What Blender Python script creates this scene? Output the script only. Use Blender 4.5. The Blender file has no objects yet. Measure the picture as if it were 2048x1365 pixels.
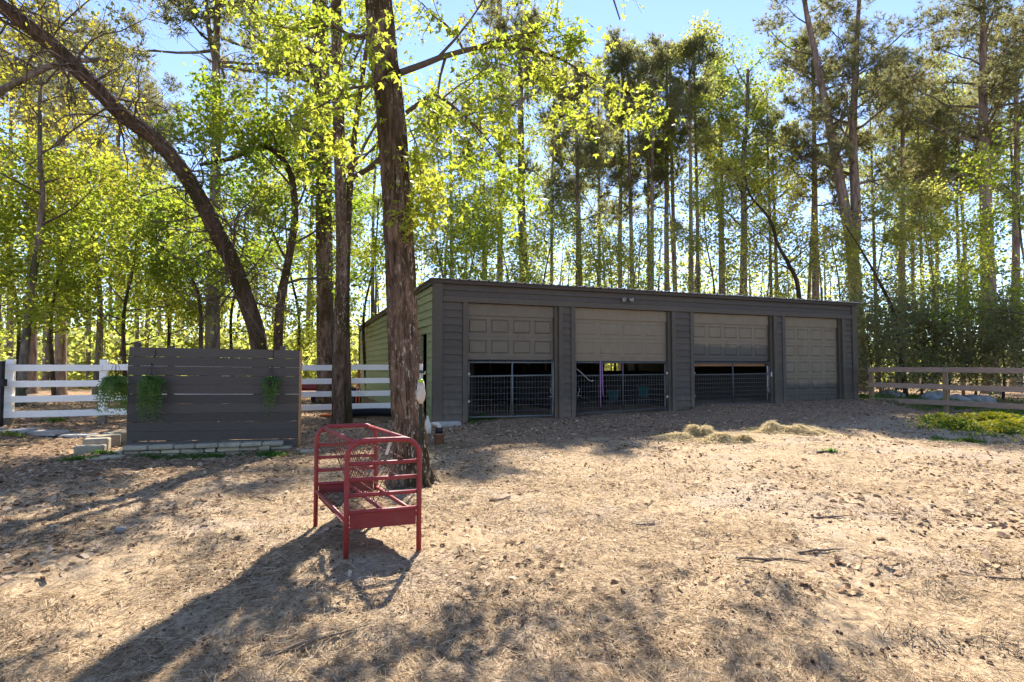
import bpy, math, random
import numpy as np
from mathutils import Vector, Matrix

# ------------------------------------------------------------------ camera, sky, sun, exposure
SC = bpy.context.scene
COL = SC.collection
F, CX, CY = 1150.0, 1024.0, 682.5          # focal length and centre in photograph pixels
EYE = 1.6
PITCH = math.atan(50.5 / F)
cam_d = bpy.data.cameras.new("camera"); cam = bpy.data.objects.new("camera", cam_d); COL.objects.link(cam)
cam_d.sensor_width = 36.0; cam_d.lens = F / 2048 * 36.0
cam_d.clip_start = 0.05; cam_d.clip_end = 3000
cam.location = (0, 0, EYE); cam.rotation_euler = (math.pi / 2 + PITCH, 0, 0)
SC.camera = cam

SUN_EL, SUN_AZ = math.radians(44.0), math.radians(4.5)
world = bpy.data.worlds.new("World"); SC.world = world; world.use_nodes = True
wn = world.node_tree.nodes; wl = world.node_tree.links
sky = wn.new("ShaderNodeTexSky"); sky.sky_type = 'NISHITA'; sky.sun_disc = False
sky.sun_elevation = SUN_EL; sky.sun_rotation = SUN_AZ
sky.altitude = 0; sky.air_density = 1.0; sky.dust_density = 0.0; sky.ozone_density = 6.0
bg = wn["Background"]; bg.inputs[1].default_value = 0.073
hs_ = wn.new('ShaderNodeHueSaturation'); hs_.inputs['Saturation'].default_value = 0.92      # clear spring air
hs_.inputs['Hue'].default_value = 0.508
wl.new(sky.outputs[0], hs_.inputs['Color']); wl.new(hs_.outputs[0], bg.inputs[0])

sun_d = bpy.data.lights.new("sun", 'SUN'); sun = bpy.data.objects.new("sun", sun_d); COL.objects.link(sun)
sun_d.energy = 3.35; sun_d.angle = math.radians(0.55); sun_d.color = (1.0, 0.93, 0.82)
SDIR = Vector((math.sin(SUN_AZ) * math.cos(SUN_EL), math.cos(SUN_AZ) * math.cos(SUN_EL), math.sin(SUN_EL)))
sun.rotation_euler = (-SDIR).to_track_quat('-Z', 'Y').to_euler()
sun.location = SDIR * 60

vs = SC.view_settings
vs.view_transform = 'Standard'; vs.look = 'None'; vs.gamma = 1.0; vs.use_curve_mapping = False
vs.exposure = 2.1
SC.render.engine = 'CYCLES'
SC.cycles.max_bounces = 5; SC.cycles.transmission_bounces = 3; SC.cycles.diffuse_bounces = 3; SC.cycles.glossy_bounces = 2
SC.cycles.use_adaptive_sampling = True; SC.cycles.adaptive_threshold = 0.03
SC.cycles.use_denoising = True

# ------------------------------------------------------------------ helpers
def W(px, py, d):
    """world point that the photograph shows at pixel (px, py), d metres away along +Y"""
    a = (px - CX) / F; b = (CY - py) / F
    yy = math.cos(PITCH) - b * math.sin(PITCH); zz = math.sin(PITCH) + b * math.cos(PITCH)
    return Vector((a * d / yy, d, EYE + zz * d / yy))

def _hash(ix, iy, iz, seed):
    h = (ix.astype(np.int64) * 374761393 + iy.astype(np.int64) * 668265263 + iz.astype(np.int64) * 2147483647 + seed * 1274126177) & 0xffffffff
    h = ((h ^ (h >> 13)) * 1274126177) & 0xffffffff
    h = (h ^ (h >> 16)) & 0xffffffff
    return h / 4294967295.0

def vnoise(p, seed=0):
    p = np.asarray(p, float); i = np.floor(p).astype(np.int64); f = p - i; u = f * f * (3 - 2 * f)
    r = 0
    for dx in (0, 1):
        wx = u[:, 0] if dx else 1 - u[:, 0]
        for dy in (0, 1):
            wy = u[:, 1] if dy else 1 - u[:, 1]
            for dz in (0, 1):
                wz = u[:, 2] if dz else 1 - u[:, 2]
                r = r + wx * wy * wz * _hash(i[:, 0] + dx, i[:, 1] + dy, i[:, 2] + dz, seed)
    return r * 2 - 1

def fbm(p, seed=0, oct=3):
    p = np.asarray(p, float); r = 0; a = 1.0
    for k in range(oct):
        r = r + a * vnoise(p * (2.03 ** k) + 17.3 * k, seed + k); a *= 0.5
    return r

CTRL = np.array([(0, 2, 0), (-4, 3, 0), (4, 3, 0), (-9, 4, 0.05), (9, 4, 0), (0, 7, 0), (-1.4, 7.9, 0), (5, 7, .0), (-5, 7, .02), (9, 8, .03),
    (-3, 10.3, .06), (-5.5, 9.8, .0), (-7.5, 10.3, .06), (-11, 12.4, .33), (-8, 13.2, .33), (-5, 14.5, .36), (-4.2, 13.5, .23), (-1.9, 14, .2),
    (-1.5, 10.8, .1), (1.0, 15.0, .24), (3.0, 16.0, .295), (6.6, 17.3, .45), (9.7, 18.8, .49), (11.6, 19.5, .52), (11, 18.6, .5), (2, 12, .12), (3.8, 11.3, .12), (5.9, 12.2, .2),
    (8.8, 11, .1), (13, 17.5, .2), (14, 15.8, .2), (17, 14, .2), (-15, 20, .35), (-10, 30, .35), (0, 40, .4), (20, 40, .3), (-40, 60, .4), (40, 60, .4),
    (30, 25, .25), (-30, 25, .35), (0, 25, .35), (4, 22, .35), (0, -15, 0), (-25, 5, .1), (25, 5, .05)], float)

def gz_np(x, y):
    x = np.asarray(x, float); y = np.asarray(y, float)
    num = 0; den = 0
    for cx, cy, cz in CTRL:
        w = 1.0 / ((x - cx) ** 2 + (y - cy) ** 2 + 0.6) ** 1.7
        num = num + w * cz; den = den + w
    return num / den

def gz(x, y):
    return float(gz_np(np.array([x]), np.array([y]))[0])

def GP(px, py, dz=0.0):
    """ground point seen at a pixel"""
    d = 6.0
    for _ in range(40):
        p = W(px, py, d); g = gz(p.x, p.y) + dz
        d2 = d * (EYE - g) / max(1e-3, (EYE - p.z)); d = 0.5 * d + 0.5 * min(max(d2, .5), 60)
    p = W(px, py, d); return Vector((p.x, p.y, gz(p.x, p.y)))

class MB:
    """collects verts/faces into one mesh"""
    def __init__(s): s.v = []; s.f = []; s.m = []
    def add(s, vs_, fs_, mi=0):
        o = len(s.v); s.v.extend([tuple(v) for v in vs_]); s.f.extend([tuple(i + o for i in f) for f in fs_]); s.m.extend([mi] * len(fs_)); return s
    def box(s, a, b, mi=0, mat=None):
        x0, y0, z0 = a; x1, y1, z1 = b
        v = [Vector(p) for p in ((x0, y0, z0), (x1, y0, z0), (x1, y1, z0), (x0, y1, z0), (x0, y0, z1), (x1, y0, z1), (x1, y1, z1), (x0, y1, z1))]
        if mat is not None: v = [mat @ p for p in v]
        return s.add(v, [(0, 3, 2, 1), (4, 5, 6, 7), (0, 1, 5, 4), (1, 2, 6, 5), (2, 3, 7, 6), (3, 0, 4, 7)], mi)
    def cbox(s, a, b, c=0.006, mi=0, mat=None):
        """box with chamfered edges along every side"""
        x0, y0, z0 = a; x1, y1, z1 = b
        c = min(c, abs(x1 - x0) / 3, abs(y1 - y0) / 3, abs(z1 - z0) / 3)
        X = (x0, x0 + c, x1 - c, x1); Y = (y0, y0 + c, y1 - c, y1); Z = (z0, z0 + c, z1 - c, z1)
        vs_ = []; ix = {}
        def vid(i, j, k):
            if (i, j, k) not in ix:
                ix[(i, j, k)] = len(vs_); vs_.append(Vector((X[i], Y[j], Z[k])))
            return ix[(i, j, k)]
        fs_ = []
        for k, fl in ((0, 1), (3, 0)):
            q = [vid(1, 1, k), vid(2, 1, k), vid(2, 2, k), vid(1, 2, k)]; fs_.append(q[::-1] if fl else q)
            q = [vid(1, k, 1), vid(2, k, 1), vid(2, k, 2), vid(1, k, 2)]; fs_.append(q if fl else q[::-1])
            q = [vid(k, 1, 1), vid(k, 2, 1), vid(k, 2, 2), vid(k, 1, 2)]; fs_.append(q[::-1] if fl else q)
        for a_ in (0, 3):
            for b_ in (0, 3):
                ai = 1 if a_ == 0 else 2; bi = 1 if b_ == 0 else 2
                fs_.append([vid(a_, bi, 1), vid(a_, bi, 2), vid(ai, b_, 2), vid(ai, b_, 1)])
                fs_.append([vid(a_, 1, bi), vid(a_, 2, bi), vid(ai, 2, b_), vid(ai, 1, b_)])
                fs_.append([vid(1, a_, bi), vid(2, a_, bi), vid(2, ai, b_), vid(1, ai, b_)])
                for c_ in (0, 3):
                    ci = 1 if c_ == 0 else 2
                    fs_.append([vid(a_, bi, ci), vid(ai, b_, ci), vid(ai, bi, c_)])
        if mat is not None: vs_ = [mat @ p for p in vs_]
        return s.add(vs_, fs_, mi)
    def tube(s, pts, rad, n=8, cap=True, mi=0, closed=False):
        pts = [Vector(p) for p in pts]; k = len(pts)
        if not hasattr(rad, '__len__'): rad = [rad] * k
        t = (pts[1] - pts[0]).normalized(); ref = Vector((0, 0, 1)) if abs(t.z) < .9 else Vector((1, 0, 0))
        u = t.cross(ref).normalized(); vs_ = []
        for i, p in enumerate(pts):
            if closed: t = (pts[(i + 1) % k] - pts[i - 1]).normalized()
            else: t = (pts[min(i + 1, k - 1)] - pts[max(i - 1, 0)]).normalized()
            u = (u - t * u.dot(t))
            if u.length < 1e-6: u = t.orthogonal()
            u.normalize(); w = t.cross(u)
            for j in range(n):
                a = 2 * math.pi * j / n; vs_.append(p + (u * math.cos(a) + w * math.sin(a)) * rad[i])
        fs_ = []
        for i in range(k if closed else k - 1):
            for j in range(n):
                a = i * n + j; b = i * n + (j + 1) % n; c = ((i + 1) % k) * n
                fs_.append((a, b, c + (j + 1) % n, c + j))
        if cap and not closed:
            fs_.append(tuple(range(n - 1, -1, -1))); fs_.append(tuple((k - 1) * n + j for j in range(n)))
        return s.add(vs_, fs_, mi)
    def lathe(s, prof, n=16, c=(0, 0, 0), mi=0):
        vs_ = []; fs_ = []
        for r, z in prof:
            for j in range(n):
                a = 2 * math.pi * j / n; vs_.append((c[0] + r * math.cos(a), c[1] + r * math.sin(a), c[2] + z))
        for i in range(len(prof) - 1):
            for j in range(n):
                fs_.append((i * n + j, i * n + (j + 1) % n, (i + 1) * n + (j + 1) % n, (i + 1) * n + j))
        fs_.append(tuple(range(n - 1, -1, -1))); fs_.append(tuple((len(prof) - 1) * n + j for j in range(n)))
        return s.add(vs_, fs_, mi)
    def mesh(s, name, mats, smooth=False):
        me = bpy.data.meshes.new(name); me.from_pydata([tuple(v) for v in s.v], [], s.f)
        for m in (mats if isinstance(mats, (list, tuple)) else [mats]): me.materials.append(m)
        if len(set(s.m)) > 1: me.polygons.foreach_set("material_index", s.m)
        if smooth: me.polygons.foreach_set("use_smooth", [True] * len(me.polygons))
        me.update(); return me
    def build(s, name, mats, parent=None, smooth=False):
        return put(name, s.mesh(name, mats, smooth), parent)

def put(name, me, parent=None, loc=None):
    o = bpy.data.objects.new(name, me); COL.objects.link(o)
    if parent is not None: o.parent = parent
    if loc is not None: o.location = loc
    return o

def npmesh(name, verts, faces, mat, smooth=False):
    """uniform-polygon mesh from numpy arrays"""
    verts = np.asarray(verts, np.float32).reshape(-1, 3); faces = np.asarray(faces, np.int32); k = faces.shape[1]
    me = bpy.data.meshes.new(name); me.vertices.add(len(verts)); me.vertices.foreach_set("co", verts.ravel())
    me.loops.add(faces.size); me.loops.foreach_set("vertex_index", faces.ravel())
    me.polygons.add(len(faces)); me.polygons.foreach_set("loop_start", np.arange(0, faces.size, k, dtype=np.int32))
    if smooth: me.polygons.foreach_set("use_smooth", np.ones(len(faces), bool))
    me.materials.append(mat); me.update(calc_edges=True); return me

def empty(name, loc=(0, 0, 0), rz=0.0):
    o = bpy.data.objects.new(name, None); COL.objects.link(o); o.location = loc; o.rotation_euler = (0, 0, rz); o.empty_display_size = .2
    return o

def tag(o, label=None, cat=None, group=None, kind=None):
    if label: o["label"] = label
    if cat: o["category"] = cat
    if group: o["group"] = group
    if kind: o["kind"] = kind
    return o

# ------------------------------------------------------------------ materials
def newmat(name):
    m = bpy.data.materials.new(name); m.use_nodes = True; nt = m.node_tree
    return m, nt, nt.nodes, nt.links, nt.nodes["Principled BSDF"]

def rgb(c): return (c[0], c[1], c[2], 1.0)

def mixrgb(N, L, fac, a, b, mode='MIX'):
    n = N.new("ShaderNodeMix"); n.data_type = 'RGBA'; n.blend_type = mode
    for sock, val in ((0, fac), (6, a), (7, b)):
        if isinstance(val, bpy.types.NodeSocket): L.new(val, n.inputs[sock])
        elif sock == 0: n.inputs[0].default_value = val
        else: n.inputs[sock].default_value = rgb(val)
    return n.outputs[2]

def ramp(N, L, src, a, b, ca=0.0, cb=1.0):
    r = N.new("ShaderNodeMapRange"); r.inputs[1].default_value = a; r.inputs[2].default_value = b
    r.inputs[3].default_value = ca; r.inputs[4].default_value = cb; L.new(src, r.inputs[0]); return r.outputs[0]

def coords(N, L, scale=(1, 1, 1), kind="Object"):
    t = N.new("ShaderNodeTexCoord"); m = N.new("ShaderNodeMapping"); m.inputs[3].default_value = scale
    L.new(t.outputs[kind], m.inputs[0]); return m.outputs[0]

def worldco(N, L, scale=(1, 1, 1)):
    t = N.new("ShaderNodeNewGeometry"); m = N.new("ShaderNodeMapping"); m.inputs[3].default_value = scale
    L.new(t.outputs["Position"], m.inputs[0]); return m.outputs[0]

def noise(N, L, vec, scale, detail=4, rough=.6, dist=0.0):
    n = N.new("ShaderNodeTexNoise"); n.inputs["Scale"].default_value = scale; n.inputs["Detail"].default_value = detail
    n.inputs["Roughness"].default_value = rough; n.inputs["Distortion"].default_value = dist; L.new(vec, n.inputs["Vector"]); return n.outputs[0]

def bump(N, L, B, h, strength=.3, dist=.02):
    b = N.new("ShaderNodeBump"); b.inputs["Strength"].default_value = strength; b.inputs["Distance"].default_value = dist
    L.new(h, b.inputs["Height"]); L.new(b.outputs[0], B.inputs["Normal"])

def pmat(name, c1, c2, scale=6, stretch=(1, 1, 1), rough=.7, bmp=.25, bdist=.01, c3=None, s3=1.5, t3=(.55, .7), spec=.3, metal=0, objvar=.0, space="world", dirt=False):
    """two-tone noisy surface, optional third tone in larger patches, per-object brightness variation"""
    m, nt, N, L, B = newmat(name)
    co = worldco(N, L, stretch) if space == "world" else coords(N, L, stretch)
    n1 = noise(N, L, co, scale, 6, .65)
    col = mixrgb(N, L, ramp(N, L, n1, .3, .7), c1, c2)
    if c3 is not None:
        co3 = worldco(N, L, (1, 1, 1)) if space == "world" else coords(N, L)
        n3 = noise(N, L, co3, s3, 5, .7, .5)
        col = mixrgb(N, L, ramp(N, L, n3, t3[0], t3[1]), col, c3)
    if dirt:      # mud splashed up from the yard
        g = N.new("ShaderNodeNewGeometry"); sp = N.new("ShaderNodeSeparateXYZ"); L.new(g.outputs["Position"], sp.inputs[0])
        nd = noise(N, L, worldco(N, L, (1, 1, .6)), 5, 6, .75); ad = N.new("ShaderNodeMath"); ad.operation = 'MULTIPLY_ADD'; L.new(nd, ad.inputs[0]); ad.inputs[1].default_value = -1.1; L.new(sp.outputs[2], ad.inputs[2])
        col = mixrgb(N, L, ramp(N, L, ad.outputs[0], -.35, .25, .75, 0), col, (.16, .115, .08))
    if objvar:
        oi = N.new("ShaderNodeObjectInfo"); hv = N.new("ShaderNodeHueSaturation")
        L.new(ramp(N, L, oi.outputs["Random"], 0, 1, 1 - objvar, 1 + objvar), hv.inputs["Value"]); L.new(col, hv.inputs["Color"]); col = hv.outputs[0]
    L.new(col, B.inputs["Base Color"]); B.inputs["Roughness"].default_value = rough
    B.inputs["Specular IOR Level"].default_value = spec; B.inputs["Metallic"].default_value = metal
    if bmp: bump(N, L, B, n1, bmp, bdist)
    return m

def leafmat(name, ca, cb, ta, tb, fac=.5, nscale=.5, cc=None, tc=None):
    """thin leaves: diffuse + translucent, tone changes from leaf to leaf and from clump to clump"""
    m, nt, N, L, B = newmat(name)
    g = N.new("ShaderNodeNewGeometry")
    rnd = g.outputs["Random Per Island"]
    n = noise(N, L, worldco(N, L), nscale, 2, .5)
    f = N.new("ShaderNodeMath"); f.operation = 'ADD'; L.new(ramp(N, L, rnd, 0, 1, -.35, .35), f.inputs[0]); L.new(ramp(N, L, n, .3, .7), f.inputs[1])
    fac01 = ramp(N, L, f.outputs[0], 0, 1)
    dcol = mixrgb(N, L, fac01, ca, cb); tcol = mixrgb(N, L, fac01, ta, tb)
    if cc is not None:
        pick = ramp(N, L, rnd, .86, .9)
        dcol = mixrgb(N, L, pick, dcol, cc); tcol = mixrgb(N, L, pick, tcol, tc)
    L.new(dcol, B.inputs["Base Color"]); B.inputs["Roughness"].default_value = .55; B.inputs["Specular IOR Level"].default_value = .35
    tr = N.new("ShaderNodeBsdfTranslucent"); L.new(tcol, tr.inputs[0])
    mx = N.new("ShaderNodeMixShader"); mx.inputs[0].default_value = fac
    L.new(B.outputs[0], mx.inputs[1]); L.new(tr.outputs[0], mx.inputs[2])
    out = nt.nodes["Material Output"]; L.new(mx.outputs[0], out.inputs[0])
    return m

def islandmat(name, cols, rough=.8, trans=0.0, var=.25):
    """scattered litter: colour picked piece by piece"""
    m, nt, N, L, B = newmat(name)
    g = N.new("ShaderNodeNewGeometry"); cr = N.new("ShaderNodeValToRGB"); L.new(g.outputs["Random Per Island"], cr.inputs[0])
    e = cr.color_ramp.elements
    while len(e) < len(cols): e.new(.5)
    for i, c in enumerate(cols): e[i].position = i / (len(cols) - 1); e[i].color = rgb(c)
    L.new(cr.outputs[0], B.inputs["Base Color"]); B.inputs["Roughness"].default_value = rough; B.inputs["Specular IOR Level"].default_value = .2
    if trans:
        tr = N.new("ShaderNodeBsdfTranslucent"); L.new(cr.outputs[0], tr.inputs[0]); mx = N.new("ShaderNodeMixShader"); mx.inputs[0].default_value = trans
        L.new(B.outputs[0], mx.inputs[1]); L.new(tr.outputs[0], mx.inputs[2]); L.new(mx.outputs[0], nt.nodes["Material Output"].inputs[0])
    return m

def barkmat(name, dark, light, moss=None, fleck=None, vs_=14):
    m, nt, N, L, B = newmat(name)
    co = worldco(N, L, (1, 1, .22)); n1 = noise(N, L, co, vs_, 6, .7, .3)
    col = mixrgb(N, L, ramp(N, L, n1, .36, .62), dark, light)
    if moss is not None:
        n2 = noise(N, L, worldco(N, L, (1, 1, .5)), 1.6, 5, .65, .4); col = mixrgb(N, L, ramp(N, L, n2, .46, .58, 0, .85), col, moss)
    if fleck is not None:
        n3 = noise(N, L, worldco(N, L, (1, 1, .35)), 26, 3, .7); n4 = noise(N, L, worldco(N, L, (1, 1, .4)), 1.3, 3, .6)
        a = ramp(N, L, n3, .57, .63); b = ramp(N, L, n4, .42, .6); ml = N.new("ShaderNodeMath"); ml.operation = 'MULTIPLY'
        L.new(a, ml.inputs[0]); L.new(b, ml.inputs[1]); col = mixrgb(N, L, ml.outputs[0], col, fleck)
    L.new(col, B.inputs["Base Color"]); B.inputs["Roughness"].default_value = .9; B.inputs["Specular IOR Level"].default_value = .15
    bump(N, L, B, n1, .9, .03)
    return m

M = {}
M['charcoal'] = pmat('charcoal_paint', (.066, .053, .040), (.083, .068, .050), 9, (1, 1, 1), .62, .12, .004, c3=(.100, .081, .059), dirt=True, s3=1.1, t3=(.55, .85), objvar=.10)
M['green_siding'] = pmat('olive_siding_paint', (.25, .265, .125), (.30, .315, .15), 5, (1, 1, 2), .65, .12, .004, c3=(.21, .23, .105), s3=.7, objvar=.07)
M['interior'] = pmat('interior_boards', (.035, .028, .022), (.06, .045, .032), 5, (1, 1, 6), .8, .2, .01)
M['stud'] = pmat('raw_lumber_studs', (.22, .115, .05), (.32, .18, .085), 8, (6, 6, 1), .7, .15, .006)
M['rubber'] = pmat('black_rubber_boards', (.006, .006, .007), (.012, .012, .013), 6, rough=.6)
M['roofmetal'] = pmat('galvanised_roof_sheet', (.42, .40, .37), (.55, .53, .50), 3, rough=.4, bmp=.05, metal=.6, c3=(.25, .19, .14), s3=.8, t3=(.6, .8))
M['fascia'] = pmat('brown_fascia_paint', (.042, .033, .027), (.055, .043, .034), 6, rough=.6, bmp=.1)
M['gate'] = pmat('grey_green_gate_paint', (.09, .10, .095), (.14, .15, .14), 12, rough=.45, bmp=.05, spec=.5)
M['gateblack'] = pmat('dark_gate_paint', (.05, .05, .05), (.085, .085, .085), 12, rough=.45, bmp=.05, spec=.5)
M['wire'] = pmat('galvanised_wire', (.17, .17, .165), (.27, .27, .26), 20, rough=.4, bmp=0, metal=.5)
M['hinge'] = pmat('bright_zinc_hinge', (.55, .50, .38), (.70, .65, .5), 30, rough=.35, bmp=0, metal=.6)
M['white'] = pmat('white_fence_paint', (.80, .75, .67), (.88, .83, .75), 7, (1, 1, 5), .6, .12, .005, c3=(.42, .40, .36), s3=1.4, t3=(.62, .85), objvar=.05)
M['postfoot'] = pmat('bare_post_foot', (.16, .11, .08), (.25, .19, .14), 9, (4, 4, 1), .8)
M['panel'] = pmat('dark_panel_stain', (.058, .047, .038), (.084, .068, .054), 7, (1, 1, 9), .6, .35, .008, c3=(.07, .058, .046), s3=.9, objvar=.2)
M['rawwood'] = pmat('raw_cedar_edge', (.30, .14, .05), (.40, .21, .09), 7, (5, 5, 1), .75)
M['brownfence'] = pmat('weathered_brown_rail', (.27, .175, .12), (.44, .31, .23), 5, (1.2, 1.2, 9), .8, .4, .01, c3=(.30, .24, .19), s3=2.2, t3=(.55, .8), objvar=.12)
M['brownpost'] = pmat('treated_post', (.20, .13, .065), (.30, .21, .115), 6, (7, 7, 1), .8, .35, .01)
M['stone'] = pmat('buff_limestone', (.30, .25, .165), (.45, .385, .27), 7, rough=.9, bmp=.6, bdist=.02, c3=(.13, .13, .09), s3=3, t3=(.52, .7), objvar=.22)
M['paver'] = pmat('grey_buff_paver', (.29, .25, .18), (.40, .35, .255), 14, rough=.9, bmp=.4, bdist=.008, c3=(.15, .15, .10), s3=2.5, t3=(.55, .75), objvar=.15)
M['concrete'] = pmat('pale_concrete', (.30, .275, .245), (.42, .39, .35), 10, rough=.9, bmp=.4, bdist=.01)
M['boulder'] = pmat('grey_boulder', (.20, .19, .175), (.36, .345, .32), 5, rough=.9, bmp=.7, bdist=.04)
M['red'] = pmat('red_enamel', (.22, .02, .022), (.29, .032, .034), 9, rough=.52, bmp=.12, bdist=.003, spec=.4, c3=(.13, .05, .032), s3=16, t3=(.58, .64))
M['redrust'] = pmat('red_plate_rusting', (.18, .022, .02), (.25, .036, .029), 6, rough=.6, bmp=.1, c3=(.19, .06, .035), s3=5, t3=(.55, .68))
M['rustwire'] = pmat('rusty_wire', (.12, .04, .03), (.2, .08, .06), 30, rough=.7, bmp=0)
M['basket'] = pmat('coir_basket', (.02, .017, .013), (.05, .038, .025), 30, rough=.95, bmp=.6)
M['blackmetal'] = pmat('black_iron', (.008, .008, .009), (.014, .014, .015), 12, rough=.5, bmp=.05)
M['tpost'] = pmat('green_steel_post', (.012, .03, .02), (.02, .045, .03), 12, rough=.55)
M['whiteplastic'] = pmat('white_plastic', (.46, .42, .35), (.58, .54, .46), 9, rough=.45, bmp=.08)
M['bagfilm'] = pmat('cloudy_bag_film', (.38, .32, .24), (.55, .49, .40), 14, rough=.3, bmp=.5, bdist=.01, spec=.5)
M['tealband'] = pmat('teal_tape', (.01, .05, .07), (.015, .07, .09), 9, rough=.4)
M['limecap'] = pmat('lime_plastic', (.35, .55, .03), (.45, .62, .05), 9, rough=.4, bmp=0)
M['teal'] = pmat('teal_plastic_tub', (.008, .12, .135), (.012, .16, .175), 5, rough=.45, bmp=.05)
M['clay'] = pmat('clay_pipe', (.20, .09, .05), (.28, .14, .085), 14, rough=.85, bmp=.3)
M['blackplastic'] = pmat('black_plastic', (.010, .011, .014), (.02, .021, .026), 9, rough=.45, bmp=.05)
M['orange'] = pmat('orange_plastic', (.55, .10, .015), (.65, .15, .03), 9, rough=.5, bmp=.05)
M['purple'] = pmat('purple_rope', (.16, .06, .19), (.38, .25, .36), 60, rough=.85, bmp=.3)
M['greyrope'] = pmat('grey_lead', (.24, .22, .20), (.34, .32, .29), 60, rough=.85, bmp=.3)
M['tyre'] = pmat('tyre_rubber', (.012, .012, .012), (.022, .022, .022), 20, rough=.85)
M['lamp'] = pmat('floodlight_shell', (.22, .20, .17), (.30, .28, .24), 9, rough=.45, bmp=0)
M['rock'] = pmat('pale_rock', (.20, .18, .15), (.32, .29, .25), 12, rough=.9, bmp=.5)
M['stick'] = pmat('dry_stick', (.10, .07, .05), (.20, .15, .11), 10, (1, 1, 1), .9, .4)

def doormat(name, a, b, low, z0=None):
    m, nt, N, L, B = newmat(name)
    n1 = noise(N, L, worldco(N, L, (1, 1, 1)), 4, 5, .65); col = mixrgb(N, L, ramp(N, L, n1, .3, .7), a, b)
    if z0 is not None:    # the lower section was repainted in the wall colour
        g = N.new("ShaderNodeNewGeometry"); sp = N.new("ShaderNodeSeparateXYZ"); L.new(g.outputs["Position"], sp.inputs[0])
        ad = N.new("ShaderNodeMath"); ad.operation = 'ADD'; L.new(sp.outputs[2], ad.inputs[0]); L.new(ramp(N, L, n1, 0, 1, -.12, .12), ad.inputs[1])
        col = mixrgb(N, L, ramp(N, L, ad.outputs[0], z0 - .03, z0 + .05, 1, 0), col, low)
    st_n = noise(N, L, worldco(N, L, (6, 6, .5)), 2.5, 5, .7); col = mixrgb(N, L, ramp(N, L, st_n, .56, .76, 0, .45), col, (.06, .048, .036))
    sp_n = noise(N, L, worldco(N, L), 38, 2, .5); col = mixrgb(N, L, ramp(N, L, sp_n, .735, .75, 0, .8), col, (.42, .38, .30))
    L.new(col, B.inputs["Base Color"]); B.inputs["Roughness"].default_value = .55; B.inputs["Specular IOR Level"].default_value = .35
    bump(N, L, B, noise(N, L, worldco(N, L), 2.2, 3), .35, .02)
    return m
TA, TB, LOW = (.160, .125, .080), (.192, .150, .097), (.078, .066, .052)
M['door1'] = doormat('taupe_door_dusty', (.115, .092, .063), (.138, .111, .077), LOW)
M['door2'] = doormat('taupe_door_flat', TA, TB, LOW)
M['door3'] = doormat('taupe_door_two_tone', TA, TB, LOW, 2.19)
M['door4'] = doormat('taupe_door_repainted_foot', TA, TB, LOW, 1.02)

M['bark'] = barkmat('brown_bark', (.040, .023, .014), (.20, .13, .086), (.045, .029, .009), (.44, .37, .29))
M['bark_moss'] = barkmat('mossy_bark', (.036, .022, .013), (.115, .074, .048), (.034, .027, .009))
M['bark_far'] = barkmat('grey_bark', (.10, .076, .06), (.27, .21, .165), (.07, .068, .035), None, 9)
M['bark_pine'] = barkmat('pine_bark', (.105, .07, .055), (.31, .225, .18), None, None, 7)
M['bark_pale'] = barkmat('pale_bark', (.12, .095, .075), (.27, .215, .17), (.06, .07, .025), None, 9)
M['twig'] = pmat('twig_bark', (.06, .042, .03), (.12, .085, .062), 6, rough=.9, bmp=.2)
M['leaf_lime'] = leafmat('lime_spring_leaves', (.09, .125, .016), (.13, .15, .02), (.34, .45, .035), (.60, .60, .065), .6, .7)
M['leaf_green'] = leafmat('fresh_green_leaves', (.065, .10, .015), (.10, .13, .02), (.26, .40, .03), (.48, .52, .05), .6, .5)
M['leaf_gold'] = leafmat('golden_spring_leaves', (.14, .12, .018), (.17, .13, .024), (.50, .48, .04), (.60, .50, .055), .58, .5)
M['leaf_pale'] = leafmat('pale_spring_leaves', (.11, .125, .04), (.14, .15, .05), (.44, .50, .10), (.62, .60, .12), .58, .5)
M['needle'] = leafmat('pine_needles', (.08, .09, .042), (.14, .14, .07), (.26, .28, .09), (.44, .40, .15), .52, .6, (.10, .07, .035), (.18, .12, .05))
M['leaf_holly'] = leafmat('holly_leaves', (.09, .105, .048), (.20, .19, .10), (.28, .32, .09), (.55, .52, .19), .52, .9, (.14, .12, .07), (.22, .18, .09))
M['fern'] = leafmat('fern_fronds', (.05, .11, .02), (.10, .17, .03), (.14, .28, .03), (.24, .38, .05), .4, 6)
M['grass'] = leafmat('grass_blades', (.06, .12, .02), (.10, .15, .03), (.15, .28, .03), (.3, .38, .05), .45, 2)
M['weed'] = leafmat('low_weeds', (.04, .10, .02), (.08, .14, .025), (.12, .28, .03), (.25, .38, .05), .45, 3)
M['flower'] = leafmat('yellow_flowers', (.55, .46, .02), (.65, .58, .03), (.55, .46, .02), (.65, .58, .03), .35, 3)
M['straw'] = islandmat('straw', [(.09, .055, .03), (.22, .14, .075), (.38, .26, .14), (.52, .39, .23), (.60, .49, .34)], .75, .25)
M['hay'] = islandmat('hay', [(.44, .34, .17), (.60, .48, .26), (.70, .58, .34), (.76, .66, .43)], .75, .35)
M['litter'] = islandmat('leaf_litter', [(.10, .06, .035), (.22, .135, .075), (.34, .215, .125), (.48, .33, .20), (.54, .41, .28)], .85, .1)
M['chip'] = islandmat('bark_crumbs', [(.05, .03, .02), (.11, .065, .04), (.20, .12, .07), (.30, .19, .11)], .9)
M['clod'] = islandmat('cones_and_clods', [(.05, .03, .02), (.10, .06, .04), (.17, .105, .065)], .95)

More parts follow.
